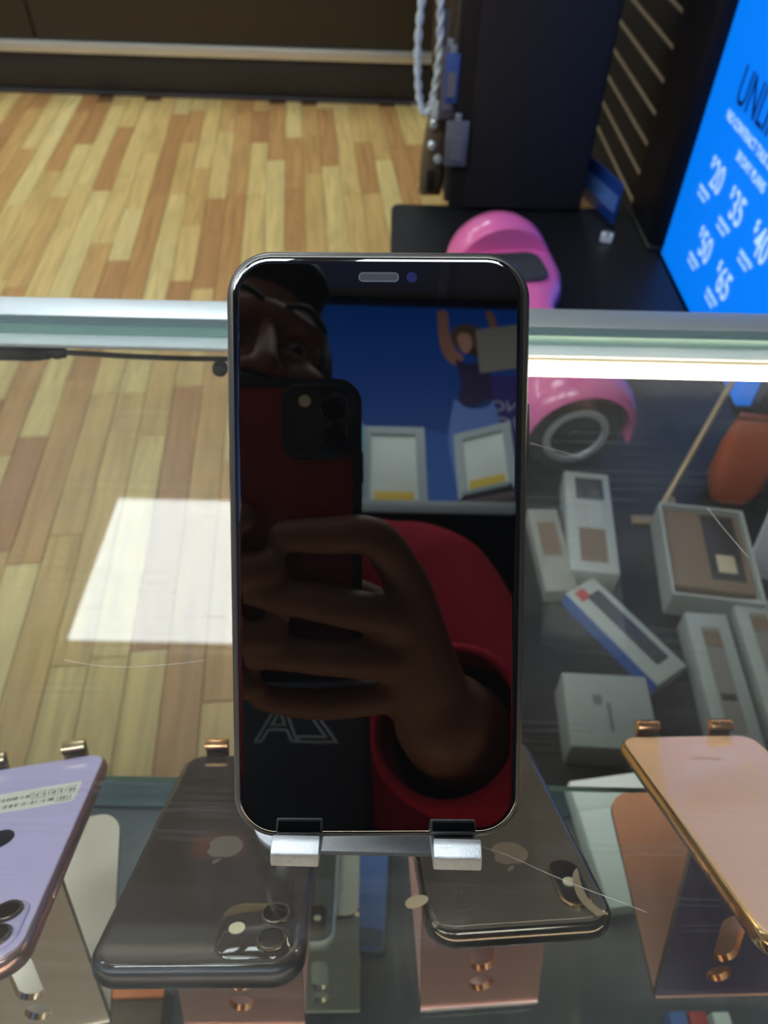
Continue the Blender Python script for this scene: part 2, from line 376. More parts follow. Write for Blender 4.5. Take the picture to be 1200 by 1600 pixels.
# ------------------------------------------------------------------ phones
def phone(name, label, M, w_, l, t, frame_m, back_m, bump, group=None, rc=.0115, ftype='rim', held=False):
    """local frame: x across, y up the phone from its lower edge, z out of the screen; z = 0 is mid thickness"""
    P = thing(name, label, 'phone', M, group)
    def ring(ins, z): return [(x, y + l / 2, z) for x, y in rrect(w_ - 2 * ins, l - 2 * ins, max(rc - ins, .002), 10)]
    h = t / 2
    prof = [(.0021, h - .0002), (.0012, h - .0004), (.0004, h - .0014), (0, h - .003), (0, -h + .003), (.0004, -h + .0014), (.0012, -h + .0004), (.0021, -h + .0002)]
    bm = NB(); loft(bm, [ring(a, z) for a, z in prof], False, False); obj('frame', bm, frame_m, P, 60)
    bm = NB(); loft(bm, [ring(.0019, h - .0009), ring(.0020, h + .0001), ring(.0025, h + .00035), ring(.0031, h + .00045), ring(.0037, h + .00045), ring(.0043, h + .00045)], False, True); obj('screen_glass', bm, SCREEN, P, 40)
    bm = NB(); loft(bm, [ring(.0019, -h + .0009), ring(.0020, -h - .0001), ring(.0025, -h - .00035), ring(.0031, -h - .00045), ring(.0037, -h - .00045), ring(.0043, -h - .00045)], False, True); obj('back_glass', bm, back_m, P, 40)
    # side keys
    def key(sx, y0, y1):
        obj('side_key', box(NB(), (sx * (w_ / 2 - .0006) - .0008, y0, -.0011), (sx * (w_ / 2 - .0006) + .0013, y1, .0011), .0005), frame_m, P)
    key(-1, l - .0285, l - .0230); key(-1, l - .045, l - .0345); key(-1, l - .059, l - .0485); key(1, l - .053, l - .037)
    # speaker slot and selfie camera
    bm = NB(); plate(bm, rrect(.0093, .0017, .0008, 6, 0, l - .0068), h + .0004, h + .0006); obj('earpiece', bm, mat('earpiece_mesh', srgb(52, 54, 62), .4, .2), P, 0)
    bm = NB(); holed(bm, rrect(.0099, .0023, .0011, 6, 0, l - .0068), [rrect(.0093, .0017, .0008, 6, 0, l - .0068)], h + .0004, h + .00062); obj('earpiece_rim', bm, mat('earpiece_rim', srgb(110, 112, 120), .3, .5), P, 0)
    bm = NB(); plate(bm, circ(.0013, 20, .0081, l - .0068), h + .0004, h + .0006); obj('selfie_camera', bm, mat('selfie_lens', srgb(40, 44, 92), .1), P, 0)
    # camera island on the back
    LR = mat('lens_ring', srgb(150, 140, 128), .28, 1.); LG = mat('lens_glass', srgb(34, 18, 15), .06, 0, .5); FL = mat('flash', srgb(240, 226, 190), .25, 0, .8)
    zb = -h - .0004
    def flip(pts): return pts
    def lens(cx, cy, r, z):
        bm = NB(); lathe(bm, [(r, 0), (r, -.0012), (r * .94, -.0016), (r * .84, -.0016), (r * .8, -.0009), (r * .5, -.0008), (r * .45, -.0003)], 28, Matrix.Translation((cx, cy, z)), 0, True); o = obj('lens', bm, LR, P, 40)
        bm = NB(); plate(bm, circ(r * .84, 24, cx, cy), z - .00125, z - .0009); obj('lens_glass', bm, LG, o, 0)
    if bump == 'square':
        cx, cy = w_ / 2 - .0185, l - .0185
        bm = NB(); rs = [[(x, y, z) for x, y in rrect(.0275 - 2 * i, .0275 - 2 * i, .0075 - i, 8, cx, cy)] for i, z in ((-.0005, zb + .0002), (0, zb - .0006), (.0005, zb - .0009))]
        loft(bm, rs, False, True); obj('camera_bump', bm, mat('bump_' + back_m.name, back_m.diffuse_color, .3) if 0 else back_m, P, 40)
        lens(cx + .0062, cy + .0062, .0056, zb - .0008); lens(cx + .0062, cy - .0066, .0056, zb - .0008)
        bm = NB(); plate(bm, circ(.003, 20, cx - .0072, cy), zb - .0012, zb - .0008); obj('flash', bm, FL, P, 0)
    else:
        cx, cy = w_ / 2 - .0125, l - .0215
        bm = NB(); rs = [[(x, y, z) for x, y in rrect(.0125 - 2 * i, .0275 - 2 * i, .0062 - i, 10, cx, cy)] for i, z in ((0, zb + .0002), (0, zb - .0011), (.0004, zb - .0014), (.001, zb - .0014))]
        loft(bm, rs, False, False); obj('bump_rim', bm, mat('bump_rim_gold', srgb(150, 126, 90), .22, 1.), P, 40)
        bm = NB(); plate(bm, rrect(.0105, .0255, .0052, 10, cx, cy), zb - .0011, zb - .0008); ci = obj('camera_island', bm, BLACKG, P, 0)
        for dy in (.0083, -.0083):
            bm = NB(); plate(bm, circ(.0040, 24, cx, cy + dy), zb - .0014, zb - .001); o = obj('lens', bm, LG, P, 0)
        bm = NB(); plate(bm, circ(.0026, 20, cx, cy), zb - .0015, zb - .001); obj('flash', bm, FL, P, 0)
    return P, h, zb
def logo(P, l, zb, m, f=.565, ox=0., s=.0078):
    """round fruit emblem with a bite and a leaf, flat print on the back"""
    pts = []
    for i in range(64):
        a = 2 * PI * i / 64; r = 1 - .10 * math.exp(-((a - PI / 2) / .28) ** 2) * 1.3 - .10 * math.exp(-((a - 1.5 * PI) / .3) ** 2)
        x, y = r * 1.0 * math.cos(a), r * 1.02 * math.sin(a)
        x *= 1 - .10 * max(0, -y)
        d = math.hypot(x - 1.28, y - .12)
        if d < .5: x = 1.28 - math.sqrt(max(0, .25 - (y - .12) ** 2))
        pts.append((-x * s, y * s + l * f))
    bm = NB(); es = []
    vs = [bm.verts.new((*p, 0)) for p in pts]; bm.faces.new(vs)
    leaf = [(-.02 + .02 * 0, 1.02), (.05, 1.3), (.3, 1.52), (.42, 1.5), (.36, 1.24), (.2, 1.08)]
    bm.faces.new([bm.verts.new((-x * s, y * s + l * f, 0)) for x, y in leaf])
    bmesh.ops.translate(bm, verts=bm.verts, vec=(ox, 0, zb - .00012))
    o = obj('emblem', bm, m, P, 0); tag(o, kind='stuff'); return o

# ------------------------------------------------------------------ phone stands
def stand(label, M, m_face, m_edge, tilt, yb, zb, t, m_neck=None, Lb=.1063, wd=.060, dx=0., wb=None, bx=0., cat='phone stand', group=None, s_plate=.085, pads=True):
    """local frame: fold line on x at the origin, base runs along +y, z up. Outward normal of the support is (0, sin t, cos t)"""
    T = thing('phone_stand', label, cat, M, group)
    th = .0032
    # base
    wb = wb or wd
    oc = [(x, y) for x, y in rrect(wb, Lb, .012, 8, bx, Lb / 2)]
    pts = [p for p in oc if p[1] > Lb / 2] + [(bx - wb / 2, 0), (bx + wb / 2, 0)]
    bm = NB(); plate(bm, pts, 0, th, 0); bm.normal_update()
    for f in bm.faces: f.material_index = 0 if abs(f.normal.z) > .6 else 1
    obj('base', bm, [m_face, m_edge], T, 30)
    n = Vector((0, math.sin(tilt), math.cos(tilt))); sdir = Vector((0, -math.cos(tilt), math.sin(tilt)))
    org = Vector((0, yb, zb)) - n * (t / 2 + .0012)
    top = org + sdir * s_plate
    # neck: frame with y along neck, z toward the rear
    tgt = top - n * .003 - sdir * .004
    nd = Vector((0, tgt.y, tgt.z)); ln = nd.length; nd.normalize(); nz = Vector((1, 0, 0)).cross(nd)   # points to rear? (x cross nd)
    NM = frame((1, 0, 0), nd, nz, (0, 0, .0006))
    slot = [(x, y) for x, y in rrect(.0125, .034, .006, 8, 0, .046)]
    dot = circ(.0062, 24, 0, .0195)
    mn = m_neck or m_face
    bm = NB(); holed(bm, [(-wd / 2, 0), (wd / 2, 0), (wd / 2, ln), (-wd / 2, ln)], [slot, dot], -th, 0, 0, 1)
    o = obj('neck', bm, [mn, m_edge], T, 30, NM)
    if m_neck is not None: o['label'] = 'dark navy neck with slot and round hole'
    bm = NB(); tube(bm, [(-wd / 2, .0017, .0017), (wd / 2, .0017, .0017)], .0017, 12); obj('fold', bm, m_edge, T)
    # support plate
    PM = frame((1, 0, 0), sdir, n, org)
    oc = rrect(wd, s_plate, .010, 8, 0, s_plate / 2 - .001)
    pts = [p for p in oc if p[1] > s_plate / 2] + [(-wd / 2, .002), (wd / 2, .002)]
    bm = NB(); plate(bm, pts, -th, 0, 0); bm.normal_update()
    for f in bm.faces: f.material_index = 0 if abs(f.normal.z) > .6 else 1
    obj('support_plate', bm, [m_face, m_edge], T, 30, PM)
    # prongs, profile in (s, n)
    D = t + .0012
    prof = [(-.0034, -th), (-.0034, D + .0078), (.0002, D + .0084), (.0028, D + .0062), (.0034, D + .0048), (-.0002, D + .0022), (-.0010, D + .0014), (-.0012, -th)]
    for sx in (-1, 1):
        bm = NB(); prism_x(bm, prof, sx * .0205 - .0061 + dx, sx * .0205 + .0061 + dx, .0014)
        pr = obj('prong', bm, m_edge if m_face is not ALU else m_face, T, 40, PM)
        bm = NB(); box(bm, (sx * .0205 - .0052 + dx, -.0011, .0002), (sx * .0205 + .0052 + dx, -.0001, D - .0002), .0004); obj('rubber_pad', bm, RUBBER, pr, 30, PM)
        bm = NB(); prism_x(bm, [(.0000, D + .0014), (.0030, D + .0040), (.0032, D + .0052), (-.0002, D + .0026)], sx * .0205 - .0056 + dx, sx * .0205 + .0056 + dx, .0003); obj('rubber_pad', bm, RUBBER, pr, 30, PM)
    return T, n, sdir

# the silver stand and its phone on top of the glass
FR_BLACK = mat('frame_black', srgb(118, 114, 112), .34, .9)
tiltS = R(47.8)
Mst = place((.0, .178, .0003), PI)
stand('silver aluminium phone stand holding the upright black phone on the glass top', Mst, ALU, ALU, tiltS, .1057, .0319, .0083, Lb=.1015, wb=.071, bx=.0035)
ax = Vector((.9997, .0244, .0056)); ay = Vector((-.02056, .67128, .74092)).normalized(); az = ax.cross(ay).normalized(); ax = ay.cross(az)
SIL_B = Vector((.0003, .07227, .03186))
Msil = frame(ax, ay, az, SIL_B)
P, h_, zb_ = phone('smartphone', 'black smartphone standing upright on the silver stand, dark screen facing the viewer', Msil, .0757, .1509, .0083, FR_BLACK,
      mat('back_black_a', srgb(24, 24, 26), .06), 'square')

# four stands on the glass shelf
ROSE = mat('rose_aluminium', srgb(226, 176, 150), .36, .85, noise=.1, nscale=14, bump=.15, bscale=1800)
ROSED = mat('rose_aluminium_pale', srgb(222, 184, 176), .36, .85, noise=.08, nscale=14, bump=.15, bscale=1800)
COPPER = mat('copper_edge', srgb(236, 176, 128), .2, 1.)
CHAMP = mat('champagne_aluminium', srgb(236, 226, 208), .42, .6, noise=.08, nscale=14, bump=.15, bscale=1800)
CHEDGE = mat('champagne_edge', srgb(232, 206, 168), .22, 1.)
NAVY = mat('navy_neck', srgb(58, 54, 82), .5, 0, .5, noise=.1, nscale=300)  # darker navy tone for the gold phone's stand neck alone
SHZ = -.214 + .0002
tiltC = R(37.25); ybC, zbC = .1114, .0613
def case_set(lab_s, lab_p, X, Y, yaw, mf, me_, fm, bmk, kind, w_, l, t, neck=None, dx=0, dyaw=0, dtilt=0):
    M = place((X, Y, SHZ), R(yaw))
    stand(lab_s, M, mf, me_, tiltC, ybC, zbC, t, neck, group='phone stands on the glass shelf')
    tl = tiltC
    n = Vector((0, math.sin(tl), math.cos(tl))); y_ = Vector((0, -math.cos(tl), math.sin(tl)))
    PMx = frame((1, 0, 0), y_, -n, (dx, ybC, zbC))
    return phone('smartphone', lab_p, M @ PMx @ Matrix.Rotation(R(dyaw), 4, 'Z'), w_, l, t, fm, bmk, kind)
FR_PURP = mat('frame_lilac', srgb(196, 160, 156), .28, .9)
BK_PURP = mat('back_lilac', srgb(204, 190, 228), .06, 0, .5, coat=.6)
FR_GRAPH = mat('frame_graphite', srgb(70, 70, 74), .38, .8)
BK_GRAPH = mat('back_graphite', srgb(66, 56, 50), .05, 0, .6, coat=.8)
FR_STEEL = mat('frame_dark_steel', srgb(96, 88, 78), .12, 1.)
BK_GREY = mat('back_space_grey', srgb(92, 82, 70), .08, 0, .6, noise=.1, nscale=50, coat=.6)
FR_GOLD = mat('frame_gold', srgb(226, 186, 130), .14, 1.)
BK_GOLD = mat('back_gold', srgb(236, 186, 146), .07, 0, .5, coat=.6)
EMB_G = mat('emblem_grey', srgb(128, 116, 106), .2, .2)
EMB_B = mat('emblem_brown', srgb(138, 118, 96), .3, .2, noise=.3, nscale=400)
EMB_D = mat('emblem_dark_reflect', srgb(60, 58, 76), .08, .8)  # silver emblem; the dark it reflects is put into its colour
pp, hp_, zp_ = case_set('champagne phone stand under the lilac phone, left end of the shelf', 'lilac smartphone lying face down on its stand, white barcode sticker on its back',
    -.1607, .0572, 11.6, CHAMP, CHEDGE, FR_PURP, BK_PURP, 'square', .0757, .1509, .0083, dx=.001)
pb, hb_, zb2 = case_set('rose phone stand under the glossy black twin-lens phone', 'glossy black smartphone lying face down on its stand, square twin-lens camera toward the viewer',
    -.0638, .0626, 1.6, ROSED, COPPER, FR_GRAPH, BK_GRAPH, 'square', .0757, .1509, .0083, dx=.0015)
pmid, hm_, zm_ = case_set('rose phone stand under the dark grey phone with the peeling film', 'dark grey smartphone in chrome frame with peeling protective film, lying face down on its stand',
    .0543, .0734, 4.5, ROSED, COPPER, FR_STEEL, BK_GREY, 'pill', .0709, .1436, .0077)
pg, hg_, zg_ = case_set('rose phone stand with dark navy neck under the gold phone', 'gold smartphone lying face down on its stand at the right end of the shelf',
    .1752, .0798, 2.4, ROSE, COPPER, FR_GOLD, BK_GOLD, 'pill', .0774, .1575, .0077, neck=NAVY)
logo(pp, .1509, zp_, EMB_D, .475, .003); logo(pb, .1509, zb2, EMB_G, .545, -.002); logo(pmid, .1436, zm_, EMB_B, .70, .004); 
# sticker on the lilac phone (its text stands upside down to the viewer, as on the phone)
INK = mat('ink', srgb(70, 62, 56), .7)
BACKM = lambda zb: Matrix.Translation((0, 0, zb)) @ Matrix.Rotation(PI, 4, 'Y')      # x right, y up as read from the back
st_ = obj('sticker', plate(NB(), rrect(.052, .0185, .002, 5, -.0045, .0395), .0001, .0002), mat('sticker_paper', srgb(228, 222, 208), .6), pp, 0, BACKM(zp_))
bm = NB()
for (y0, y1, x0) in ((.0425, .0462, -.028), (.0366, .0396, -.026)):
    pass
bm = NB(); x = -.0285
while x < .018:
    w_ = random.choice((.0003, .0005, .0009)); box(bm, (x, .0358, .0002), (x + w_, .0386, .00024)); 
    w2 = random.choice((.0003, .0005, .0009)); box(bm, (x + .0004, .0424, .0002), (x + .0004 + w2, .0453, .00024)); x += max(w_, w2) + random.choice((.0003, .0006, .001))
tag(obj('barcode', bm, INK, st_, 0, BACKM(zp_)), kind='stuff')
for s_, y_ in (('SO00034', .0465), ('IMEI: 352997115026379', .0394), ('ICCID: 8901260 4734 120', .0336)):
    text('printed_line', s_, .0021, INK, st_, BACKM(zp_) @ Matrix.Translation((-.029, y_ - .0006 if y_ > .045 else y_, .0002)), .00003)
text('back_lettering', 'iPhone', .0055, mat('lettering_gold', srgb(176, 142, 112), .4, .3), pg, BACKM(zg_) @ Matrix.Translation((0, .026, .00005)), .00003, 'CENTER')
# film tabs and antenna lines
FILM = mat('film_tab', srgb(226, 204, 166), .3, 0, .5)
bm = NB(); plate(bm, [(.004 * math.cos(a) * (1.35 if math.cos(a) < 0 else .9), .0033 * math.sin(a)) for a in [2 * PI * i / 20 for i in range(20)]], 0, .0002)
tag(obj('film_tab', bm, FILM, pmid, 0, BACKM(zm_) @ Matrix.Translation((.0385, .1285, .0016)) @ Matrix.Rotation(R(12), 4, 'Y')), label='cream peel tab of the film')
bm = NB(); tubep = spline([(0, 0, 0), (.004, -.007, .0012), (.0052, -.013, .0042), (.0045, -.0165, .0072)], 6)
v_ = [[p + Vector((-.0016 * (1 - (i / 18) ** 6 * .7), 0, .0004)), p + Vector((.0016 * (1 - (i / 18) ** 6 * .7), .0005, 0))] for i, p in enumerate(tubep)]
loft(bm, [[a, b, b + Vector((0, 0, .0002)), a + Vector((0, 0, .0002))] for a, b in v_])
tag(obj('film_tab', bm, mat('film_curl', srgb(150, 128, 98), .25), pmid, 40, BACKM(zm_) @ Matrix.Translation((-.0292, .1405, .0006))), label='curled brownish peel tab of the film')

# items on the lower deck
def carton(name, label, cat, M, sx, sy, sz, m, bev=.0012, group=None):
    T = thing(name, label, cat, M, group); obj('body', box(NB(), (-sx / 2, -sy / 2, 0), (sx / 2, sy / 2, sz), bev), m, T); return T
DZ = DKZ + .0003
stand('champagne phone stand on the dark lower deck of the case', place((-.040, .1065, DZ), R(2)), CHAMP, CHEDGE, tiltC, ybC, zbC, .0083, Lb=.099)
Mlow = place((-.040, .1065, DZ), R(2))
n_ = Vector((0, math.sin(tiltC), math.cos(tiltC))); y_ = Vector((0, -math.cos(tiltC), math.sin(tiltC)))
phone('smartphone', 'grey smartphone with white edge on the champagne stand of the lower deck', Mlow @ frame((1, 0, 0), y_, -n_, (-.015, ybC, zbC)), .0586, .1210, .0077, mat('frame_white', srgb(236, 238, 238), .3, .2), mat('back_mid_grey', srgb(92, 90, 84), .2), 'pill')
BL = thing('smartphone_box', 'flat blue smartphone carton on the lower deck beside the champagne stand', 'box', place((-.0195, .2, DZ), R(-2)))
obj('tray', box(NB(), (-.031, -.053, 0), (.031, .055, .011), .003), mat('box_grey', srgb(96, 96, 100), .5), BL)
bm = NB(); plate(bm, rrect(.058, .104, .006, 6, 0, .001), .011, .0118, .0003); obj('printed_lid', bm, mat('print_blue', srgb(70, 112, 190), .35, noise=.25, nscale=25), BL, 30)
bm = NB(); plate(bm, rrect(.027, .078, .002, 3, -.014, .012), .0118, .0121); obj('pale_panel', bm, mat('print_sky', srgb(150, 196, 245), .35), BL, 0)
bm = NB(); plate(bm, rrect(.056, .014, .004, 4, 0, -.042), .0118, .0121); obj('dark_band', bm, mat('print_navy', srgb(44, 54, 84), .35), BL, 0)
WB = thing('white_box', 'white lidded carton on the lower deck behind the gold phone', 'box', place((.224, .246, DZ), R(9)))
obj('body', box(NB(), (-.042, -.062, 0), (.042, .045, .028), .002), WHITEBOX, WB)
obj('lid', box(NB(), (-.0428, .018, .004), (.0428, .0458, .0292), .002), WHITEBOX, WB)
OB = thing('orange_box', 'dark brown carton with a bright orange edge on the lower deck', 'box', place((-.182, .098, DZ), R(3)))
obj('body', box(NB(), (-.025, -.03, 0), (.025, .018, .03), .001), mat('brown_card', srgb(112, 70, 40), .5), OB)
obj('orange_edge', box(NB(), (-.0254, .010, .0305), (.0254, .0185, .034), .001), mat('orange', srgb(255, 124, 24), .4), OB)
for (x, c, nm, lb) in ((.233, (70, 110, 180), 'blue_packet', 'slim blue packet on the lower deck under the gold phone stand'), (.248, (190, 52, 48), 'red_packet', 'slim red packet on the lower deck between blue and white ones'), (.266, (226, 224, 216), 'white_packet', 'slim white packet on the lower deck beside the red one')):
    p_ = carton(nm, lb, 'packet', place((x, .085, DZ), R(2)), .013, .05, .022, mat(nm, srgb(*c), .5))
    obj('label_strip', box(NB(), (-.005, -.02, .022), (.005, .0, .0224)), WHITEBOX, p_, 0)

# ------------------------------------------------------------------ black display table beyond the case
PZ = -.69
tab = thing('black_table', 'low black display table beyond the right half of the case', 'table', place((0, 0, 0)))
TB = mat('table_black', srgb(26, 25, 27), .42, 0, .4, noise=.2, nscale=25)
bm = NB(); plate(bm, [(x, y) for x, y in rrect(.687, 1.66, .02, 5, .3465, 1.215)], PZ - .03, PZ, .003); obj('table_top', bm, TB, tab, 40)
obj('plinth', box(NB(), (.05, .43, FZ), (.68, 2.0, PZ - .03), .004), TB, tab)
obj('edge_trim', box(NB(), (.001, .42, PZ - .022), (.0045, 2.03, PZ - .008), .0008), mat('table_trim', srgb(60, 60, 64), .3, .6), tab)

# hoverboard
PINK = mat('pink_shell', srgb(236, 110, 172), .25, 0, .5, coat=.4)
hb_dir = Vector((-.085, .56, 0)).normalized()
hv = thing('hoverboard', 'pink self-balancing hoverboard with black footpads lying on the black table', 'hoverboard', frame(hb_dir, Vector((0, 0, 1)).cross(hb_dir), (0, 0, 1), (.281, 1.285, PZ + .0845)))
WR = .084
def pod(sx):
    """one half: tapered shell with a fender arching over the wheel; x along the board"""
    bm = NB()
    # body from the waist to the fender
    sec = [(.0, .056, .036, .012), (.05, .066, .040, .012), (.1, .096, .046, .014), (.16, .114, .050, .014), (.235, .118, .052, .014)]
    rings = []
    for x, wy, hz, zc in sec:
        rings.append([(sx * x, wy * math.copysign(abs(math.cos(a)) ** .7, math.cos(a)), zc + hz * math.copysign(abs(math.sin(a)) ** .7, math.sin(a))) for a in [2 * PI * k / 28 for k in range(28)]])
    loft(bm, rings)
    o = obj('shell', bm, PINK, hv, 50)
    # fender: arch over the wheel
    bm = NB(); rings = []
    for k in range(25):
        a = R(-8 + 196 * k / 24); ca, sa = math.cos(a), math.sin(a)
        ro, ri = .113, .092
        ring = [(sx * .222, ri), (sx * .226, ro - .006), (sx * .243, ro + .003), (sx * .28, ro + .004), (sx * .312, ro - .004), (sx * .328, ro - .016), (sx * .33, ri + .002), (sx * .324, ri)]
        rings.append([(x, r_ * ca, r_ * sa) for x, r_ in ring])
    loft(bm, rings)
    loft(bm, [[(sx * x, .112 * math.cos(R(-8 + 196 * k / 24)), .112 * math.sin(R(-8 + 196 * k / 24))) for k in range(25)] for x in (.219, .227)])
    obj('fender', bm, PINK, hv, 40)
    MY = Matrix.Translation((sx * .288, 0, 0)) @ Matrix.Rotation(R(90) * sx, 4, 'Y')
    bm = NB(); lathe(bm, [(.055, -.028), (.078, -.027), (WR, -.018), (WR, .018), (.079, .027), (.060, .029), (.055, .027)], 40, MY); obj('tyre', bm, mat('tyre', srgb(34, 33, 35), .7), hv, 35)
    bm = NB(); lathe(bm, [(.044, .026), (.046, .031), (.054, .0325), (.058, .031), (.059, .027)], 40, MY, 0, False); obj('rim_ring', bm, mat('rim_grey', srgb(190, 194, 198), .35, .3), hv, 35)
    bm = NB(); lathe(bm, [(.004, .0295), (.012, .029), (.014, .026), (.045, .0255), (.045, .022)], 32, MY); obj('hub', bm, mat('hub_dark', srgb(58, 56, 58), .45), hv, 35)
    bm = NB(); plate(bm, rrect(.115, .135, .032, 6, sx * .150, 0), .0605, .067, .003)
    obj('footpad', bm, mat('footpad', srgb(46, 46, 50), .75, bump=.6, bscale=160), hv, 40)
pod(-1); pod(1)
obj('waist', lathe(NB(), [(.03, -.035), (.036, -.03), (.036, .03), (.03, .035)], 24, Matrix.Translation((0, 0, .012)) @ Matrix.Rotation(R(90), 4, 'Y')), mat('waist_black', srgb(30, 30, 32), .5), hv)

# cartons on the black table
TZ = PZ + .0003
def window_box(label, M, sx, sy, sz, m, wx, wy, wpos, wm=None, group='accessory cartons on the black table', name='accessory_box', extra=None):
    T = thing(name, label, 'box', M, group)
    obj('carton', box(NB(), (-sx / 2, -sy / 2, 0), (sx / 2, sy / 2, sz), .0015), m, T)
    bm = NB(); plate(bm, rrect(wx, wy, .002, 3, wpos[0], wpos[1]), sz, sz + .0006); obj('window', bm, wm or mat('window_dark', srgb(62, 62, 66), .15), T, 0)
    return T
GREYC = mat('grey_card', srgb(150, 146, 138), .55, noise=.04, nscale=20)
BROWNC = mat('brown_tray', srgb(128, 104, 84), .55, noise=.1, nscale=20)
PALEC = mat('pale_card', srgb(172, 174, 170), .5)
a = window_box('grey-white upright carton with a square dark window, near the hoverboard wheel', place((.335, .815, TZ), R(-6)), .075, .22, .045, PALEC, .046, .05, (.003, .07))
obj('tan_panel', box(NB(), (-.02, -.09, .045), (.022, -.02, .0456)), BROWNC, a, 0)
window_box('tan flat carton lying against the square-window carton', place((.268, .765, TZ), R(3)), .05, .17, .03, GREYC, .03, .07, (0, .02), BROWNC)
a = window_box('white carton with blue edge and long dark window, lying askew', place((.352, .615, TZ), R(34)), .058, .185, .03, PALEC, .024, .14, (.006, 0))
obj('blue_edge', box(NB(), (-.0295, -.0925, .002), (-.0285, .0925, .0285)), mat('blue_edge', srgb(60, 112, 205), .45), a, 0)
obj('red_mark', box(NB(), (-.018, .066, .03), (.0, .085, .0305)), mat('red_mark', srgb(190, 60, 60), .45), a, 0)
a = window_box('white square carton with a small grey print, nearest on the black table', place((.298, .47, TZ), R(-2)), .112, .105, .055, PALEC, .012, .014, (-.014, .014), mat('print_grey', srgb(120, 124, 128), .5))
obj('print_line', box(NB(), (-.003, -.03, .055), (.002, .01, .0554)), mat('print_grey', srgb(150, 152, 154), .5), a, 0)
a = thing('open_carton', 'large white open carton with a brown tray inside on the black table', 'box', place((.508, .75, TZ), R(-7)))
bm = NB(); holed(bm, rrect(.135, .19, .003, 2), [rrect(.127, .182, .003, 2)], 0, .05); obj('wall', bm, PALEC, a, 0)
obj('bottom', box(NB(), (-.064, -.092, .001), (.064, .092, .004)), PALEC, a, 0)
obj('tray', box(NB(), (-.062, -.07, .004), (.062, .09, .04), .003), BROWNC, a)
obj('phone_cutout', box(NB(), (.0, -.05, .04), (.052, .085, .0408), .002), mat('cutout', srgb(60, 54, 54), .4), a)
obj('tray_flap', box(NB(), (.012, -.035, .0408), (.04, .0, .0425), .001), mat('flap', srgb(196, 178, 146), .5), a)
for x, lb in ((.468, 'long white carton with a narrow window, first of the pair beside the open carton'), (.545, 'long white carton with a narrow window, second of the pair, near the table edge')):
    a = window_box(lb, place((x, .53 + (x - .468) * .35, TZ), R(-3)), .06, .215, .04, PALEC, .026, .165, (0, 0), mat('tray_grey', srgb(140, 132, 124), .4))
    obj('tan_clip', box(NB(), (-.012, .05, .0406), (.012, .075, .0415)), BROWNC, a, 0)
    obj('dark_notch', box(NB(), (-.01, -.035, .0406), (.01, -.025, .0414)), mat('cutout', srgb(60, 54, 54), .4), a, 0)
# tan leaning rail, orange pouch and white panel at the picture's right edge
a = thing('display_rail', 'thin tan metal rail with a foot bar standing on the black table', 'rail', place((0, 0, 0)))
TAN = mat('tan_metal', srgb(176, 150, 118), .4, .5)
obj('upright', tube(NB(), [(.462, .86, PZ + .004), (.60, 1.05, PZ + .16)], .005, 10), TAN, a)
obj('foot_bar', box(NB(), (.42, .845, PZ), (.5, .862, PZ + .008), .002), TAN, a)
obj('bracket', box(NB(), (.478, .872, PZ + .012), (.494, .888, PZ + .03), .002), TAN, a)
a = thing('orange_pouch', 'rust orange pouch standing by the tan rail', 'pouch', place((.61, .93, TZ), R(-8)))
bm = NB(); rings = []
for z, sx, sy in ((0, .035, .03), (.03, .045, .032), (.1, .046, .026), (.15, .042, .012), (.165, .04, .004)):
    rings.append([(x, y, z) for x, y in rrect(sx * 2, sy * 2, min(sx, sy) * .7, 5)])
loft(bm, rings); obj('bag', bm, mat('rust_fabric', srgb(186, 86, 46), .7, noise=.15, nscale=80), a, 50)
obj('seal_strip', box(NB(), (-.041, -.005, .158), (.041, .005, .172), .002), mat('rust_dark', srgb(140, 62, 34), .6), a)
a = thing('white_board', 'white leaning board at the far right of the black table', 'panel', place((.625, .735, TZ), R(-8), R(-12)))
obj('board', box(NB(), (-.05, -.004, 0), (.05, .004, .16), .0015), mat('grey_white', srgb(200, 196, 204), .6), a)
obj('easel_leg', box(NB(), (-.006, .004, 0), (.006, .03, .1), .001), mat('grey_white', srgb(200, 196, 204), .6), a)
a = carton('white_tag', 'small white tag block on the black table before the sign', 'tag', place((.565, 1.85, TZ), R(-20)), .03, .018, .022, WHITEBOX)
obj('clip', box(NB(), (-.006, -.011, .018), (.006, .011, .0245), .001), ALUS, a)

# ------------------------------------------------------------------ black display tower with hanging goods
tw = thing('display_tower', 'tall black display tower at the back of the black table', 'display', place((0, 0, 0)))
TWM = mat('tower_black', srgb(40, 36, 36), .6, 0, .3, noise=.08, nscale=12)
obj('body', box(NB(), (.158, 2.02, PZ), (.525, 2.42, CZ - .05), .006), TWM, tw)
obj('front_panel', box(NB(), (.20, 2.008, PZ + .01), (.518, 2.02, CZ - .06), .004), mat('tower_panel', srgb(38, 33, 34), .65), tw)
obj('side_panel', box(NB(), (.146, 2.04, PZ + .01), (.158, 2.40, CZ - .06), .004), mat('tower_side', srgb(84, 76, 70), .5), tw)
for k, z in enumerate((.0, -.2, -.36, -.47)):
    obj('peg', tube(NB(), [(.147, 2.09 + .02 * k, z), (.055, 2.09 + .02 * k, z), (.05, 2.09 + .02 * k, z + .008)], .0028, 8), mat('chrome', srgb(210, 214, 218), .12, 1.), tw)
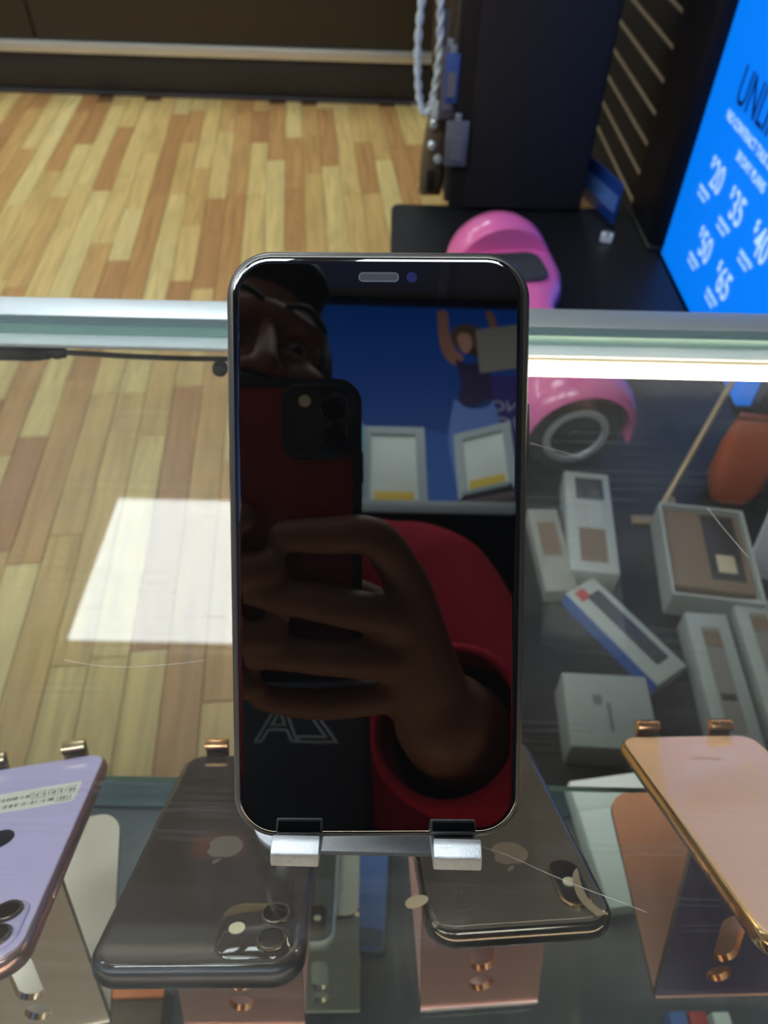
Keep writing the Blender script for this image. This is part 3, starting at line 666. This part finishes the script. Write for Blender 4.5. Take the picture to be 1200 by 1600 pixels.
# white twisted lead loop
a = thing('white_lead', 'white twisted charging lead hanging in a loop on the tower side', 'cable', place((0, 0, 0)))
WL = mat('white_lead', srgb(214, 222, 226), .4)
def loop_pts(cx, cz, rx_, rz, y, n=40, a0=90, a1=450): return [(cx + rx_ * math.cos(R(a0 + (a1 - a0) * i / n)), y, cz + rz * math.sin(R(a0 + (a1 - a0) * i / n))) for i in range(n + 1)]
bm = NB(); base = loop_pts(.083, -.30, .026, .155, 2.05, 90)
for ph in (0, PI):
    tube(bm, [Vector(p) + Vector((.005 * math.cos(i * .9 + ph), .005 * math.sin(i * .9 + ph), 0)) for i, p in enumerate(base)], .0052, 8)
obj('lead', bm, WL, a)
obj('card_clip', box(NB(), (.074, 2.043, -.18), (.098, 2.06, -.125), .003), mat('chrome', srgb(210, 214, 218), .12, 1.), a)
obj('plug', box(NB(), (.098, 2.042, -.47), (.116, 2.056, -.425), .003), WL, a)
a = thing('grey_pouch', 'dark taupe pouch hanging low on the tower side with bright studs', 'pouch', place((0, 0, 0)))
bm = NB(); rings = []
for z, x0, x1, dy in ((-.70, .082, .14, .012), (-.69, .078, .143, .03), (-.62, .079, .146, .042), (-.54, .088, .146, .042), (-.47, .1, .146, .03), (-.455, .108, .146, .012)):
    rings.append([(x, y + 2.11, z + .012) for x, y in rrect(x1 - x0, dy * 2, min(dy, (x1 - x0) / 2) * .8, 5, (x0 + x1) / 2, 0)])
loft(bm, rings); obj('bag', bm, mat('taupe', srgb(96, 82, 66), .55, noise=.15, nscale=60), a, 60)
for x, z in ((.108, -.485), (.106, -.54), (.124, -.575)):
    obj('stud', lathe(NB(), [(.001, .02), (.009, .018), (.0125, .01), (.0125, 0)], 16, Matrix.Translation((x, 2.072, z)) @ Matrix.Rotation(R(90), 4, 'X')), mat('bright_stud', srgb(226, 236, 242), .15, .6), a)
obj('dark_flap', box(NB(), (.096, 2.062, -.66), (.118, 2.07, -.605), .003), BLACKM, a)
def hang(name, label, x, y, z0, z1, sx, c, rz=0):
    a = thing(name, label, 'packet', place((x, y, z0), rz), 'packets hanging on the tower')
    obj('card', box(NB(), (-sx / 2, -.004, 0), (sx / 2, .004, z1 - z0), .002), mat(name + '_card', srgb(*c), .5), a)
    bm = NB(); plate(bm, rrect(sx * .6, (z1 - z0) * .5, .004, 3, 0, (z1 - z0) * .4), 0, .006); obj('blister', bm, mat('blister', srgb(120, 118, 122), .2), a, 0, Matrix.Rotation(R(90), 4, 'X') @ Matrix.Translation((0, 0, .004)))
    obj('hook_tab', box(NB(), (-.008, -.001, z1 - z0), (.008, .001, z1 - z0 + .018), .0005), mat('tab_clear', srgb(150, 150, 152), .3), a)
hang('grey_packet', 'grey hanging packet beside the white lead loop', .134, 2.03, -.46, -.30, .04, (96, 92, 100))
hang('blue_hang_packet', 'small blue hanging packet high on the tower side', .142, 2.02, -.42, -.31, .035, (70, 92, 150))
hang('lilac_grey_packet', 'pale lilac-grey packet taped low on the tower corner', .165, 2.0, -.565, -.455, .058, (112, 108, 118))
hang('brown_packet', 'brown hanging packet behind the white lead loop', .118, 2.08, -.36, -.16, .05, (104, 84, 62))

# ------------------------------------------------------------------ slatwall and lit sign on the right
SLM = mat('slat_black', srgb(20, 18, 18), .6); GRV = mat('groove_metal', srgb(176, 156, 128), .4, .5)
for k in range(26):
    z = -.673 + .0814 * (k - 1)
    o = obj('slat', box(NB(), (.735, 2.06, z + .009), (.78, 3.4, z + .0814 - .001), .003), SLM, wall_right)
    g = obj('groove_strip', box(NB(), (.730, 2.06, z - .001), (.776, 3.4, z + .0055), .001), GRV, wall_right)
pil = thing('sign_pillar', 'black rounded pillar between the slatwall and the lit blue sign', 'pillar', place((0, 0, 0)))
bm = NB(); plate(bm, rrect(.12, .245, .03, 6, .725, 1.93), PZ, CZ - .02, .002); obj('shaft', bm, mat('pillar_black', srgb(22, 22, 30), .55, 0, .3), pil, 50)
obj('base', box(NB(), (.66, 1.80, PZ), (.78, 2.06, PZ + .012), .002), BLACKM, pil)
sg = thing('lit_sign', 'backlit blue price sign reading UNLIMITED on the right wall', 'sign', frame((0, -1, 0), (0, 0, 1), (-1, 0, 0), (.70, 1.80, PZ)))
SB = mat('sign_blue', srgb(0, 110, 228), .4, emit=.62, ecol=srgb(0, 122, 240))
SWHT = mat('sign_white', srgb(190, 215, 250), .4, emit=.6, ecol=srgb(160, 198, 248)); SNAV = mat('sign_navy', srgb(4, 30, 90), .4, emit=.35, ecol=srgb(0, 36, 110))
SH_ = 1.0
obj('light_panel', box(NB(), (0, -.004, -.03), (.62, SH_, 0), .001), SB, sg, 0)
obj('frame', box(NB(), (-.03, -.006, -.045), (.65, SH_ + .03, -.03), .003), mat('sign_frame', srgb(18, 18, 26), .3), sg)
def st(s, Y, z, size, m, sx=1.0, bold=0): text('sign_text', s, size, m, sg, Matrix.Translation((1.80 - Y, z - PZ, .0008)), .0006, sx=sx, bold=bold)
st('UNLIMITED', 1.662, -.287, .1, SNAV, .8)
st('NO CONTRACT TALK & TEXT', 1.675, -.325, .027, SWHT, .9)
st('30 DAY PLANS', 1.565, -.364, .027, SWHT, .95)
for s, Y, z, yl in (('$20', 1.672, -.452, 1.696), ('$35', 1.53, -.456, 1.545), ('$40', 1.38, -.456, 1.40), ('$50', 1.612, -.58, 1.63), ('$65', 1.468, -.586, 1.48)):
    st(s[1:], Y - .02, z, .08, SWHT, .84, .0006); st('$', Y, z + .032, .034, SWHT, .9)
    st('UNLIMITED', yl, z - .026, .0135, SWHT, 1.0); st('TALK & TEXT', yl, z - .040, .009, SWHT, 1.0)
a = thing('blue_card', 'blue leaflet holder leaning at the foot of the slatwall', 'leaflet', frame(Vector((.28, -.96, 0)).normalized(), (0, 0, 1), Vector((-.96, -.28, 0)).normalized(), (.545, 2.13, PZ + .001)))
obj('leaflet', box(NB(), (0, 0, -.004), (.2, .11, 0), .001), mat('leaflet_blue', srgb(26, 62, 140), .4), a)
obj('print_band', box(NB(), (.01, .03, 0), (.19, .075, .0008)), mat('leaflet_print', srgb(90, 130, 210), .5, noise=.5, nscale=60), a, 0)

# ------------------------------------------------------------------ far brown counter
fc = thing('far_counter', 'dark brown counter with a silver rail across the wood floor', 'counter', place((.109, 3.62, FZ), R(-1.6)))
BRN = mat('brown_panel', srgb(66, 56, 42), .55, 0, .4, noise=.15, nscale=14, stretch=(1, 6, 6)); KICK = mat('kick_black', srgb(52, 47, 43), .5)
for x0, x1 in ((-1.664, .2), (-3.2, -1.672)):
    obj('front_panel', box(NB(), (x0, .0, .215), (x1, .03, .95), .003), BRN, fc)
obj('silver_rail', box(NB(), (-3.2, -.022, .168), (.2, .03, .212), .006), mat('far_rail_silver', srgb(226, 222, 214), .38, .6), fc)
obj('kick_plate', box(NB(), (-3.2, .005, .006), (.2, .03, .168), .002), KICK, fc)
obj('foot_strip', box(NB(), (-3.2, -.012, 0), (.2, .005, .018), .002), mat('foot_grey', srgb(86, 84, 92), .4, .4), fc)
obj('carcass', box(NB(), (-3.2, .03, 0), (.2, .6, .95), .002), BRN, fc)
obj('orange_reflect_band', box(NB(), (-1.06, -.008, .60), (-.80, 0, .70), .002), mat('orange_reflect', srgb(250, 110, 20), .4), fc)  # unseen panel added to give the black phone back an orange reflection
obj('worktop', box(NB(), (-3.22, -.03, .95), (.22, .62, .98), .004), KICK, fc)


# ------------------------------------------------------------------ seller side: lit poster, shelf and boxes (seen mirrored in the phone screen)
po = thing('wall_poster', 'backlit blue wall poster with a dancing woman behind the photographer', 'poster', frame((-1, 0, 0), (0, 0, 1), (0, 1, 0), (0, -.99, 0)))   # local x = -world x
PB = mat('poster_blue', srgb(6, 44, 110), .5, emit=.42, ecol=srgb(0, 88, 196))
obj('light_panel', box(NB(), (-.42, .9, -.01), (1.0, 1.66, 0)), PB, po, 0)
obj('frame', box(NB(), (-.44, 1.66, -.01), (1.02, 1.677, .02), .002), BLACKM, po)
def shape(name, pts, c, e, z=.001):
    bm = NB(); bm.faces.new([bm.verts.new((-x, y, z)) for x, y in pts]); bmesh.ops.triangulate(bm, faces=bm.faces)
    ex = bmesh.ops.extrude_face_region(bm, geom=bm.faces[:]); bmesh.ops.translate(bm, vec=(0, 0, .0006), verts=[v for v in ex['geom'] if isinstance(v, bmesh.types.BMVert)])
    return obj(name, bm, mat('ink_%d_%d_%d' % c, srgb(*c), .5, emit=e, ecol=srgb(*c)), po, 0)
def smooth2(pts): return [(p.x, p.y) for p in spline([(*p, 0) for p in pts + [pts[0]]], 4)[:-1]]
shape('pale_glow', smooth2([(-.3, .91), (-.3, 1.16), (.0, 1.2), (.2, 1.18), (.26, 1.05), (.27, .91)]), (30, 92, 176), .35)
shape('violet_panel', [(.27, .91), (.25, 1.2), (.262, 1.39), (.41, 1.39), (.41, .2)], (52, 40, 120), .35, .0018)
shape('printed_arm', smooth2([(.186, 1.64), (.212, 1.64), (.214, 1.55), (.225, 1.49), (.245, 1.455), (.225, 1.425), (.2, 1.45), (.186, 1.52)]), (150, 104, 84), .5, .0024)
shape('printed_arm', smooth2([(.29, 1.47), (.315, 1.5), (.325, 1.58), (.318, 1.64), (.338, 1.64), (.345, 1.55), (.333, 1.47), (.305, 1.43)]), (140, 96, 76), .45, .0024)
shape('printed_top', smooth2([(.222, 1.45), (.26, 1.43), (.31, 1.45), (.307, 1.36), (.302, 1.29), (.262, 1.27), (.224, 1.29), (.232, 1.36)]), (40, 26, 70), .5, .003)
shape('printed_hair', smooth2([(.222, 1.5), (.218, 1.55), (.245, 1.585), (.29, 1.58), (.316, 1.53), (.318, 1.47), (.3, 1.44), (.29, 1.47), (.262, 1.5), (.24, 1.49)]), (84, 62, 50), .5, .0036)
shape('printed_face', smooth2([(.237, 1.5), (.234, 1.535), (.25, 1.553), (.268, 1.54), (.27, 1.5), (.255, 1.47), (.243, 1.475)]), (176, 130, 110), .5, .0042)
shape('printed_jeans', smooth2([(.212, 1.3), (.258, 1.28), (.304, 1.3), (.318, 1.2), (.322, 1.08), (.29, 1.06), (.27, 1.16), (.262, 1.2), (.252, 1.1), (.238, .9), (.212, .88), (.205, 1.0), (.19, 1.16)]), (94, 130, 200), .5, .003)
shape('printed_paper', [(.285, 1.565), (.40, 1.59), (.392, 1.42), (.282, 1.395)], (130, 130, 118), .55, .0046)
text('poster_lettering', 'NO', .05, mat('poster_white', srgb(170, 170, 190), .5, emit=.5, ecol=srgb(150, 150, 175)), po, Matrix.Translation((-.375, 1.265, .0025)), .0005)
text('poster_lettering', 'UIO', .055, MATS['poster_white'], po, Matrix.Translation((-.40, 1.205, .0025)), .0005)

sh = thing('wall_shelf', 'dark wall shelf behind the photographer carrying acrylic device stands', 'shelf', place((0, 0, 0)))
obj('board', box(NB(), (-.34, -.985, .722), (.41, -.69, .742), .002), mat('shelf_dark', srgb(46, 60, 66), .5), sh)
obj('shelf_lip', box(NB(), (-.34, -.69, .720), (.41, -.686, .746), .001), mat('shelf_lip', srgb(150, 160, 160), .4), sh)
for x in (-.3, .37): obj('bracket', box(NB(), (x - .01, -.985, .67), (x + .01, -.72, .722), .002), BLACKM, sh)
DISP = mat('display_white', srgb(214, 222, 214), .4, emit=.55, ecol=srgb(196, 206, 196))  # white boxes brightened by emission; they hold no lamp
YEL = mat('yellow_band', srgb(226, 196, 60), .5, emit=.3, ecol=srgb(210, 170, 40))  # printed band, brightened by the same kind of added emission
def backlit(name, label, x, y, z, sx, sz, rz, tilt):  # white acrylic boxes; their lit look is added emission
    a = thing(name, label, 'display', place((x, y, z), rz, tilt), 'white displays with added glow on the wall shelf')
    obj('glow_face', box(NB(), (-sx / 2, 0, .012), (sx / 2, .012, sz), .002), DISP, a)
    obj('yellow_band', box(NB(), (-sx * .36, .012, .022), (sx * .36, .0135, .022 + sz * .15), .0005), YEL, a)
    obj('stand_foot', box(NB(), (-sx / 2, -.04, 0), (sx / 2, .03, .012), .002), mat('acrylic_grey', srgb(150, 168, 172), .3), a)
    bm = NB(); holed(bm, [(-sx / 2 - .01, .006), (sx / 2 + .01, .006), (sx / 2 + .01, sz + .012), (-sx / 2 - .01, sz + .012)], [[(-sx / 2 + .006, .02), (sx / 2 - .006, .02), (sx / 2 - .006, sz - .006), (-sx / 2 + .006, sz - .006)]], -.016, -.008)
    obj('bezel', bm, mat('acrylic_pale', srgb(190, 204, 206), .3), a, 0, Matrix.Rotation(R(90), 4, 'X'))
    return a
backlit('white_display', 'tall white display with added glow and a yellow band, left one on the wall shelf', .048, -.735, .743, .095, .19, 0, 0)
backlit('white_display', 'tilted white display with added glow and a yellow band, right one on the wall shelf', .218, -.735, .7865, .088, .15, R(22), 0)
a = carton('cyan_packet', 'slim cyan packet beside the tall white display on the wall shelf', 'packet', place((-.018, -.735, .743)), .022, .05, .20, mat('cyan', srgb(70, 165, 205), .4, emit=.3, ecol=srgb(50, 140, 190)))  # glow put into the packet colour; nothing lights it from inside
obj('cap', box(NB(), (-.011, -.02, .2), (.011, .02, .212), .003), BLACKM, a)
a = carton('dark_red_case', 'dark red case lying in front of the right white display', 'case', place((.222, -.735, .743), R(18)), .1, .06, .035, mat('dark_red_case', srgb(70, 24, 30), .5))
obj('lid', box(NB(), (-.051, -.031, .035), (.051, .031, .042), .003), BLACKM, a)

def wallpack(name, label, x, z, sx, sz, c):
    a = thing(name, label, 'packet', place((x, -.965, z)), 'packets hung below the wall shelf')
    obj('card', box(NB(), (-sx / 2, -.012, 0), (sx / 2, .012, sz), .003), mat(name + '_card', srgb(*c), .5), a)
    obj('blister', box(NB(), (-sx * .35, .012, sz * .1), (sx * .35, .024, sz * .6), .004), mat('blister_pale', srgb(150, 152, 158), .2), a)
    obj('peg', tube(NB(), [(0, -.035, sz - .01), (0, .05, sz - .01)], .003, 8), mat('chrome', srgb(210, 214, 218), .12, 1.), a)
for n_, l_, x, z, sx, sz, c in (('teal_wall_packet', 'teal packet hung below the wall shelf, leftmost', .06, .56, .09, .16, (60, 110, 120)), ('pale_wall_packet', 'pale grey packet hung below the wall shelf', .165, .58, .07, .16, (170, 176, 190)),
        ('purple_wall_packet', 'dark purple packet hung below the wall shelf', .26, .54, .09, .18, (60, 44, 96)), ('navy_wall_packet', 'navy packet hung below the wall shelf, rightmost', .365, .5, .09, .2, (40, 44, 84))):
    wallpack(n_, l_, x, z, sx, sz, c)
# ------------------------------------------------------------------ the photographer, and the phone in the right hand
def cw(x, u, d): return CAM + rx * x + ux * u + fwd * d          # a point given across, up and ahead of the lens
MH = frame(rx, ux, -fwd, cw(-.0462, -.1235, -.0095))
CASEB = mat('case_black', srgb(18, 18, 20), .45)
ph, hh_, zh_ = phone('held_phone', 'red smartphone in a black-edged case held up by the photographer', MH, .0795, .1585, .0095, CASEB, mat('case_red', srgb(150, 18, 26), .35, 0, .5), 'square', rc=.0125)
bm = NB(); rs = [[(x, y, z) for x, y in rrect(.0375 - 2 * i, .0375 - 2 * i, .009 - i, 8, .0185, .1585 - .0215)] for i, z in ((0, zh_ + .0002), (0, zh_ - .0016), (.0008, zh_ - .0022))]
loft(bm, rs, False, True); obj('camera_plate', bm, mat('plate_black', srgb(22, 24, 28), .3), ph, 40)
bm = NB(); holed(bm, [(x, y + .07925) for x, y in rrect(.0795, .1585, .0125, 10)], [[(x, y + .07925) for x, y in rrect(.070, .149, .009, 10)]], zh_ - .0012, zh_ + .002)
obj('case_rim', bm, CASEB, ph, 30)
for dx_, dy_ in ((.0065, .007), (.0065, -.0075)):
    bm = NB(); lathe(bm, [(.0068, 0), (.0068, -.0012), (.0055, -.0014), (.0052, -.0006)], 24, Matrix.Translation((.0185 + dx_, .137 + dy_, zh_ - .0022)), 0, True); obj('lens', bm, mat('lens_black', srgb(30, 30, 34), .15), ph, 40)
bm = NB(); plate(bm, circ(.003, 16, .0115, .1475), zh_ - .0028, zh_ - .002); obj('flash', bm, mat('flash', srgb(240, 226, 190), .25), ph, 0)

SKIN = mat('skin', srgb(132, 86, 62), .55, 0, .4, noise=.1, nscale=60)
HAIR = mat('hair_black', srgb(20, 17, 16), .6, noise=.3, nscale=300)
HOOD = mat('hoodie_red', srgb(176, 22, 44), .85, 0, .2, noise=.1, nscale=200, bump=.3, bscale=700)
TEE = mat('tee_grey', srgb(78, 86, 92), .85, 0, .2, noise=.08, nscale=200)
def chain(bm, pts, rads, k=4, n=14, flat=1.0):
    """closed limb with rounded ends and an even taper"""
    pts = [Vector(p) for p in pts]
    sp = spline(pts, k) if len(pts) > 2 else [pts[0].lerp(pts[1], i / k) for i in range(k + 1)]
    m = len(sp) - 1; rr = []
    for i in range(m + 1):
        f = i / m * (len(rads) - 1); j = min(int(f), len(rads) - 2); rr.append(rads[j] + (rads[j + 1] - rads[j]) * (f - j))
    d0 = (sp[0] - sp[1]).normalized(); d1 = (sp[-1] - sp[-2]).normalized()
    P_, Q_ = [], []
    for c_, e_ in ((.97, .25), (.8, .6), (.5, .87)):
        P_.append(sp[0] + d0 * rr[0] * c_); Q_.append(rr[0] * e_)
    A = P_ + sp; B = Q_ + rr
    for c_, e_ in ((.5, .87), (.8, .6), (.97, .25)):
        A.append(sp[-1] + d1 * rr[-1] * c_); B.append(rr[-1] * e_)
    tube(bm, A, B, n, flat=flat)
def blob(bm, c, r, Rm=None, n=20):
    M_ = Matrix.Translation(c) @ (Rm.to_4x4() if Rm is not None else Matrix.Identity(4)) @ Matrix.Diagonal((*r, 1))
    bmesh.ops.create_uvsphere(bm, u_segments=n, v_segments=n // 2 + 2, radius=1, matrix=M_)
def remeshed(name, bm, m, parent, vox, it=4):
    o = obj(name, bm, m, parent, 180)
    md = o.modifiers.new('remesh', 'REMESH'); md.mode = 'VOXEL'; md.voxel_size = vox; md.use_smooth_shade = True
    sm = o.modifiers.new('smooth', 'SMOOTH'); sm.iterations = it; sm.factor = .5
    return o
per = thing('person', 'person in red hoodie and grey lettered tee holding up the red phone', 'person', place((0, 0, 0)))
HC = Vector((-.126, -.235, .535))
hf = (Vector((.02, .12, .20)) - HC); hf = (hf * Vector((1, 1, .35))).normalized(); hr = hf.cross(Vector((0, 0, 1))).normalized(); hu = hr.cross(hf)
HM = Matrix((hr, hf, hu)).transposed()          # head axes: right, forward, up
def hp(x, y, z): return HC + hr * x + hf * y + hu * z
NECK = Vector((-.122, -.335, .405)); CH = Vector((-.122, -.42, .30)); PEL = Vector((-.122, -.44, -.06))
SR, SL = Vector((.06, -.40, .385)), Vector((-.30, -.40, .355))
EL, ER = Vector((-.40, -.30, .13)), Vector((.140, -.33, .160))
WRr = cw(.039, -.154, -.020); WRl = cw(-.158, -.150, -.030)
bm = NB()
# head
blob(bm, hp(0, -.012, .025), (.075, .094, .092), HM); blob(bm, hp(0, .022, -.045), (.058, .068, .075), HM); blob(bm, hp(0, .05, -.09), (.032, .03, .026), HM)
chain(bm, [hp(0, .084, .012), hp(0, .10, -.018), hp(0, .106, -.036)], [.008, .010, .0125]); blob(bm, hp(.012, .098, -.038), (.009, .011, .008), HM); blob(bm, hp(-.012, .096, -.038), (.009, .011, .008), HM)
chain(bm, [hp(-.045, .072, .026), hp(0, .084, .03), hp(.045, .072, .026)], [.011, .012, .011])
for sx in (-1, 1):
    chain(bm, [hp(sx * .018, .079, .016), hp(sx * .031, .0835, .0175), hp(sx * .046, .072, .013)], [.005, .0062, .005]); chain(bm, [hp(sx * .019, .078, -.004), hp(sx * .031, .0805, -.0065), hp(sx * .045, .071, -.003)], [.004, .005, .004])
    blob(bm, hp(sx * .074, -.005, -.01), (.012, .022, .034), HM); blob(bm, hp(sx * .042, .062, -.022), (.026, .024, .02), HM)
chain(bm, [hp(-.022, .088, -.064), hp(0, .098, -.062), hp(.022, .088, -.064)], [.006, .009, .006]); chain(bm, [hp(-.018, .086, -.076), hp(0, .095, -.077), hp(.018, .086, -.076)], [.006, .009, .006])
chain(bm, [hp(0, -.02, -.06), NECK, CH], [.056, .06, .09])
# trunk and legs
chain(bm, [CH + Vector((0, 0, .02)), CH + Vector((0, -.02, -.17)), PEL], [.125, .12, .13]); chain(bm, [SL, CH + Vector((0, 0, .05)), SR], [.062, .09, .062])
for sx in (-1, 1):
    chain(bm, [PEL + Vector((sx * .085, 0, 0)), Vector((-.122 + sx * .11, -.42, -.48)), Vector((-.122 + sx * .12, -.45, -.87))], [.088, .058, .042])
    chain(bm, [Vector((-.122 + sx * .12, -.47, -.895)), Vector((-.122 + sx * .14, -.30, -.92))], [.036, .03])
# arms
def arm(Sh, El, Wr): chain(bm, [Sh, Sh.lerp(El, .5), El], [.056, .05, .043]); chain(bm, [El, El.lerp(Wr, .4), Wr], [.043, .042, .029])
arm(SR, ER, WRr); arm(SL, EL, WRl)
# right hand
FING = [([(.0165, -.070, -.006), (.0, -.0438, .0060), (-.0245, -.0422, .0078), (-.046, -.0424, .0066)], [.0118, .0105, .0095, .0080]),
        ([(.0195, -.092, -.004), (-.0035, -.0822, .0072), (-.034, -.0755, .0082), (-.0640, -.0700, .0070)], [.0122, .0108, .0098, .0082]),
        ([(.0175, -.1135, -.006), (-.0084, -.1072, .0068), (-.037, -.1045, .0080), (-.0625, -.1030, .0070)], [.0118, .0104, .0094, .0080]),
        ([(.012, -.1325, -.010), (-.018, -.1352, -.0030), (-.040, -.1335, .0010), (-.0600, -.1300, .0012)], [.0108, .0092, .0082, .0070])]
for pts, rr in FING:
    P3 = [cw(*p) for p in pts]; chain(bm, P3, rr, 5, 14)
    chain(bm, [WRr + (P3[0] - WRr) * .08, WRr.lerp(P3[0], .55) + fwd * .004, P3[0]], [.020, .0155, rr[0] * 1.06], 4, 14)
blob(bm, cw(.020, -.112, -.015), (.020, .036, .012), Matrix((rx, ux, fwd)).transposed() @ Matrix.Rotation(R(22), 3, 'Z'))
TH = [cw(.030, -.138, -.026), cw(.018, -.112, -.034), cw(.002, -.092, -.032), cw(-.022, -.078, -.0255)]; chain(bm, TH, [.017, .0145, .0115, .0092], 5)
# left hand
for pts, rr in (([(-.118, -.060, -.010), (-.100, -.040, .004), (-.082, -.035, .0074), (-.066, -.0335, .0072)], [.0118, .0105, .0095, .0084]),
                ([(-.120, -.080, -.010), (-.096, -.064, .0066), (-.072, -.0600, .0100), (-.0525, -.0585, .0090)], [.0122, .0112, .0102, .0092]),
                ([(-.120, -.102, -.010), (-.094, -.096, .0066), (-.070, -.0945, .0100), (-.0510, -.0940, .0090)], [.0120, .0108, .0100, .0088]),
                ([(-.116, -.122, -.012), (-.094, -.122, .0056), (-.078, -.1215, .0074), (-.064, -.1205, .0070)], [.0108, .0092, .0084, .0072])):
    P3 = [cw(*p) for p in pts]; chain(bm, P3, rr, 5, 14); chain(bm, [WRl, WRl.lerp(P3[0], .5), P3[0]], [.021, .0165, rr[0] * 1.05], 4, 14)
chain(bm, [cw(-.14, -.128, -.03), cw(-.118, -.10, -.034), cw(-.094, -.078, -.030), cw(-.072, -.066, -.0235)], [.016, .014, .0115, .009], 5)
body = remeshed('body', bm, SKIN, per, .0026, 5)
# eyes, brows, hair, beard
for sx in (-1, 1):
    bm = NB(); blob(bm, hp(sx * .031, .0715, .006), (.0115, .0095, .0085), HM, 16); e = obj('eye', bm, mat('eye_white', srgb(150, 138, 128), .3), per, 60)
    bm = NB(); blob(bm, hp(sx * .031, .0775, .004), (.0056, .0042, .0056), HM, 12); obj('iris', bm, mat('iris', srgb(36, 22, 16), .15), e, 60)
    bm = NB(); chain(bm, [hp(sx * .012, .094, .034), hp(sx * .032, .091, .041), hp(sx * .054, .077, .034)], [.0025, .0034, .002]); obj('eyebrow', bm, HAIR, per, 60)
bm = NB(); blob(bm, hp(0, -.028, .052), (.086, .096, .082), HM); blob(bm, hp(0, -.06, .0), (.078, .062, .085), HM); blob(bm, hp(0, .035, .1), (.062, .05, .026), HM)
for sx in (-1, 1): blob(bm, hp(sx * .07, .018, .005), (.013, .022, .055), HM)
remeshed('hair', bm, HAIR, per, .004, 3)
bm = NB(); 
for sx in (-1, 1): chain(bm, [hp(sx * .072, .01, -.02), hp(sx * .062, .035, -.062), hp(sx * .04, .07, -.088), hp(0, .083, -.108)], [.012, .022, .024, .022], 5, 16)
for sx in (-1, 1): chain(bm, [hp(sx * .036, .084, -.075), hp(sx * .024, .096, -.056), hp(0, .104, -.053)], [.006, .006, .005], 4, 10)
for sx in (-1, 1): blob(bm, hp(sx * .046, .062, -.06), (.022, .024, .03), HM)
remeshed('beard', bm, HAIR, per, .003, 3)
# tee, hoodie, sleeves, trousers, shoes
bm = NB(); chain(bm, [CH + Vector((0, .015, .03)), CH + Vector((0, -.0, -.17)), PEL + Vector((0, 0, .02))], [.14, .14, .145], 5, 24); chain(bm, [NECK + Vector((0, -.02, -.05)), CH], [.075, .12], 4, 20)
tee = remeshed('tee_shirt', bm, TEE, per, .006, 4)
bm = NB()
for Sh, El, sx in ((SR, ER, 1), (SL, EL, -1)):
    chain(bm, [Sh + Vector((-sx * .05, 0, .035)), Sh, Sh.lerp(El, .5), El], [.06, .082, .074, .07], 5, 20)
    chain(bm, [Sh + Vector((-sx * .045, .01, .0)), Vector((-.122 + sx * .175, -.42, .12)), Vector((-.122 + sx * .165, -.43, -.09))], [.07, .06, .065], 5, 20)
chain(bm, [SL + Vector((.06, -.03, .045)), NECK + Vector((0, -.09, .0)), SR + Vector((-.06, -.03, .045))], [.055, .075, .055], 5, 20)
chain(bm, [Vector((-.122, -.50, .3)), Vector((-.122, -.52, .1)), Vector((-.122, -.52, -.08))], [.11, .11, .11], 4, 20)
hood = remeshed('hoodie', bm, HOOD, per, .006, 6)
for El, Wr, Sh in ((ER, WRr, SR), (EL, WRl, SL)):
    d_ = (Wr - El); e2 = El + d_ * .92
    pts = spline([Sh.lerp(El, .86), El + d_ * .06, El + d_ * .35, El + d_ * .62, e2], 5)
    bm = NB(); tube(bm, pts, [.070 + (.046 - .070) * i / (len(pts) - 1) for i in range(len(pts))], 28, caps=False)
    o = obj('sleeve', bm, HOOD, per, 180); md = o.modifiers.new('solid', 'SOLIDIFY'); md.thickness = .005
    bm = NB(); dn = d_.normalized(); tube(bm, [e2 - dn * .012, e2 - dn * .008, e2 + dn * .012, e2 + dn * .016], [.0455, .049, .0485, .044], 28, caps=False)
    o2 = obj('cuff', bm, HOOD, o, 180); md = o2.modifiers.new('solid', 'SOLIDIFY'); md.thickness = .004
text('tee_lettering', 'ZA', .046, mat('letter_outline', srgb(150, 160, 166), .7), tee, Matrix.Translation((-.050, -.258, .180)) @ Matrix.Rotation(PI, 4, 'Z') @ Matrix.Rotation(R(84), 4, 'X'), .0, 'CENTER', outline=.0010)
bm = NB()
for sx in (-1, 1): chain(bm, [PEL + Vector((sx * .07, 0, .03)), Vector((-.122 + sx * .11, -.42, -.48)), Vector((-.122 + sx * .12, -.45, -.86))], [.115, .085, .07], 6, 20)
chain(bm, [PEL + Vector((-.05, 0, .04)), PEL + Vector((.05, 0, .04))], [.13, .13], 4, 20)
remeshed('trousers', bm, mat('trousers', srgb(44, 48, 60), .85, 0, .2), per, .008, 4)
for sx in (-1, 1):
    bm = NB(); chain(bm, [Vector((-.122 + sx * .12, -.49, -.905)), Vector((-.122 + sx * .13, -.40, -.9)), Vector((-.122 + sx * .142, -.27, -.918))], [.044, .05, .032], 5, 18)
    remeshed('shoe', bm, mat('shoe', srgb(60, 60, 62), .6), per, .005, 3)
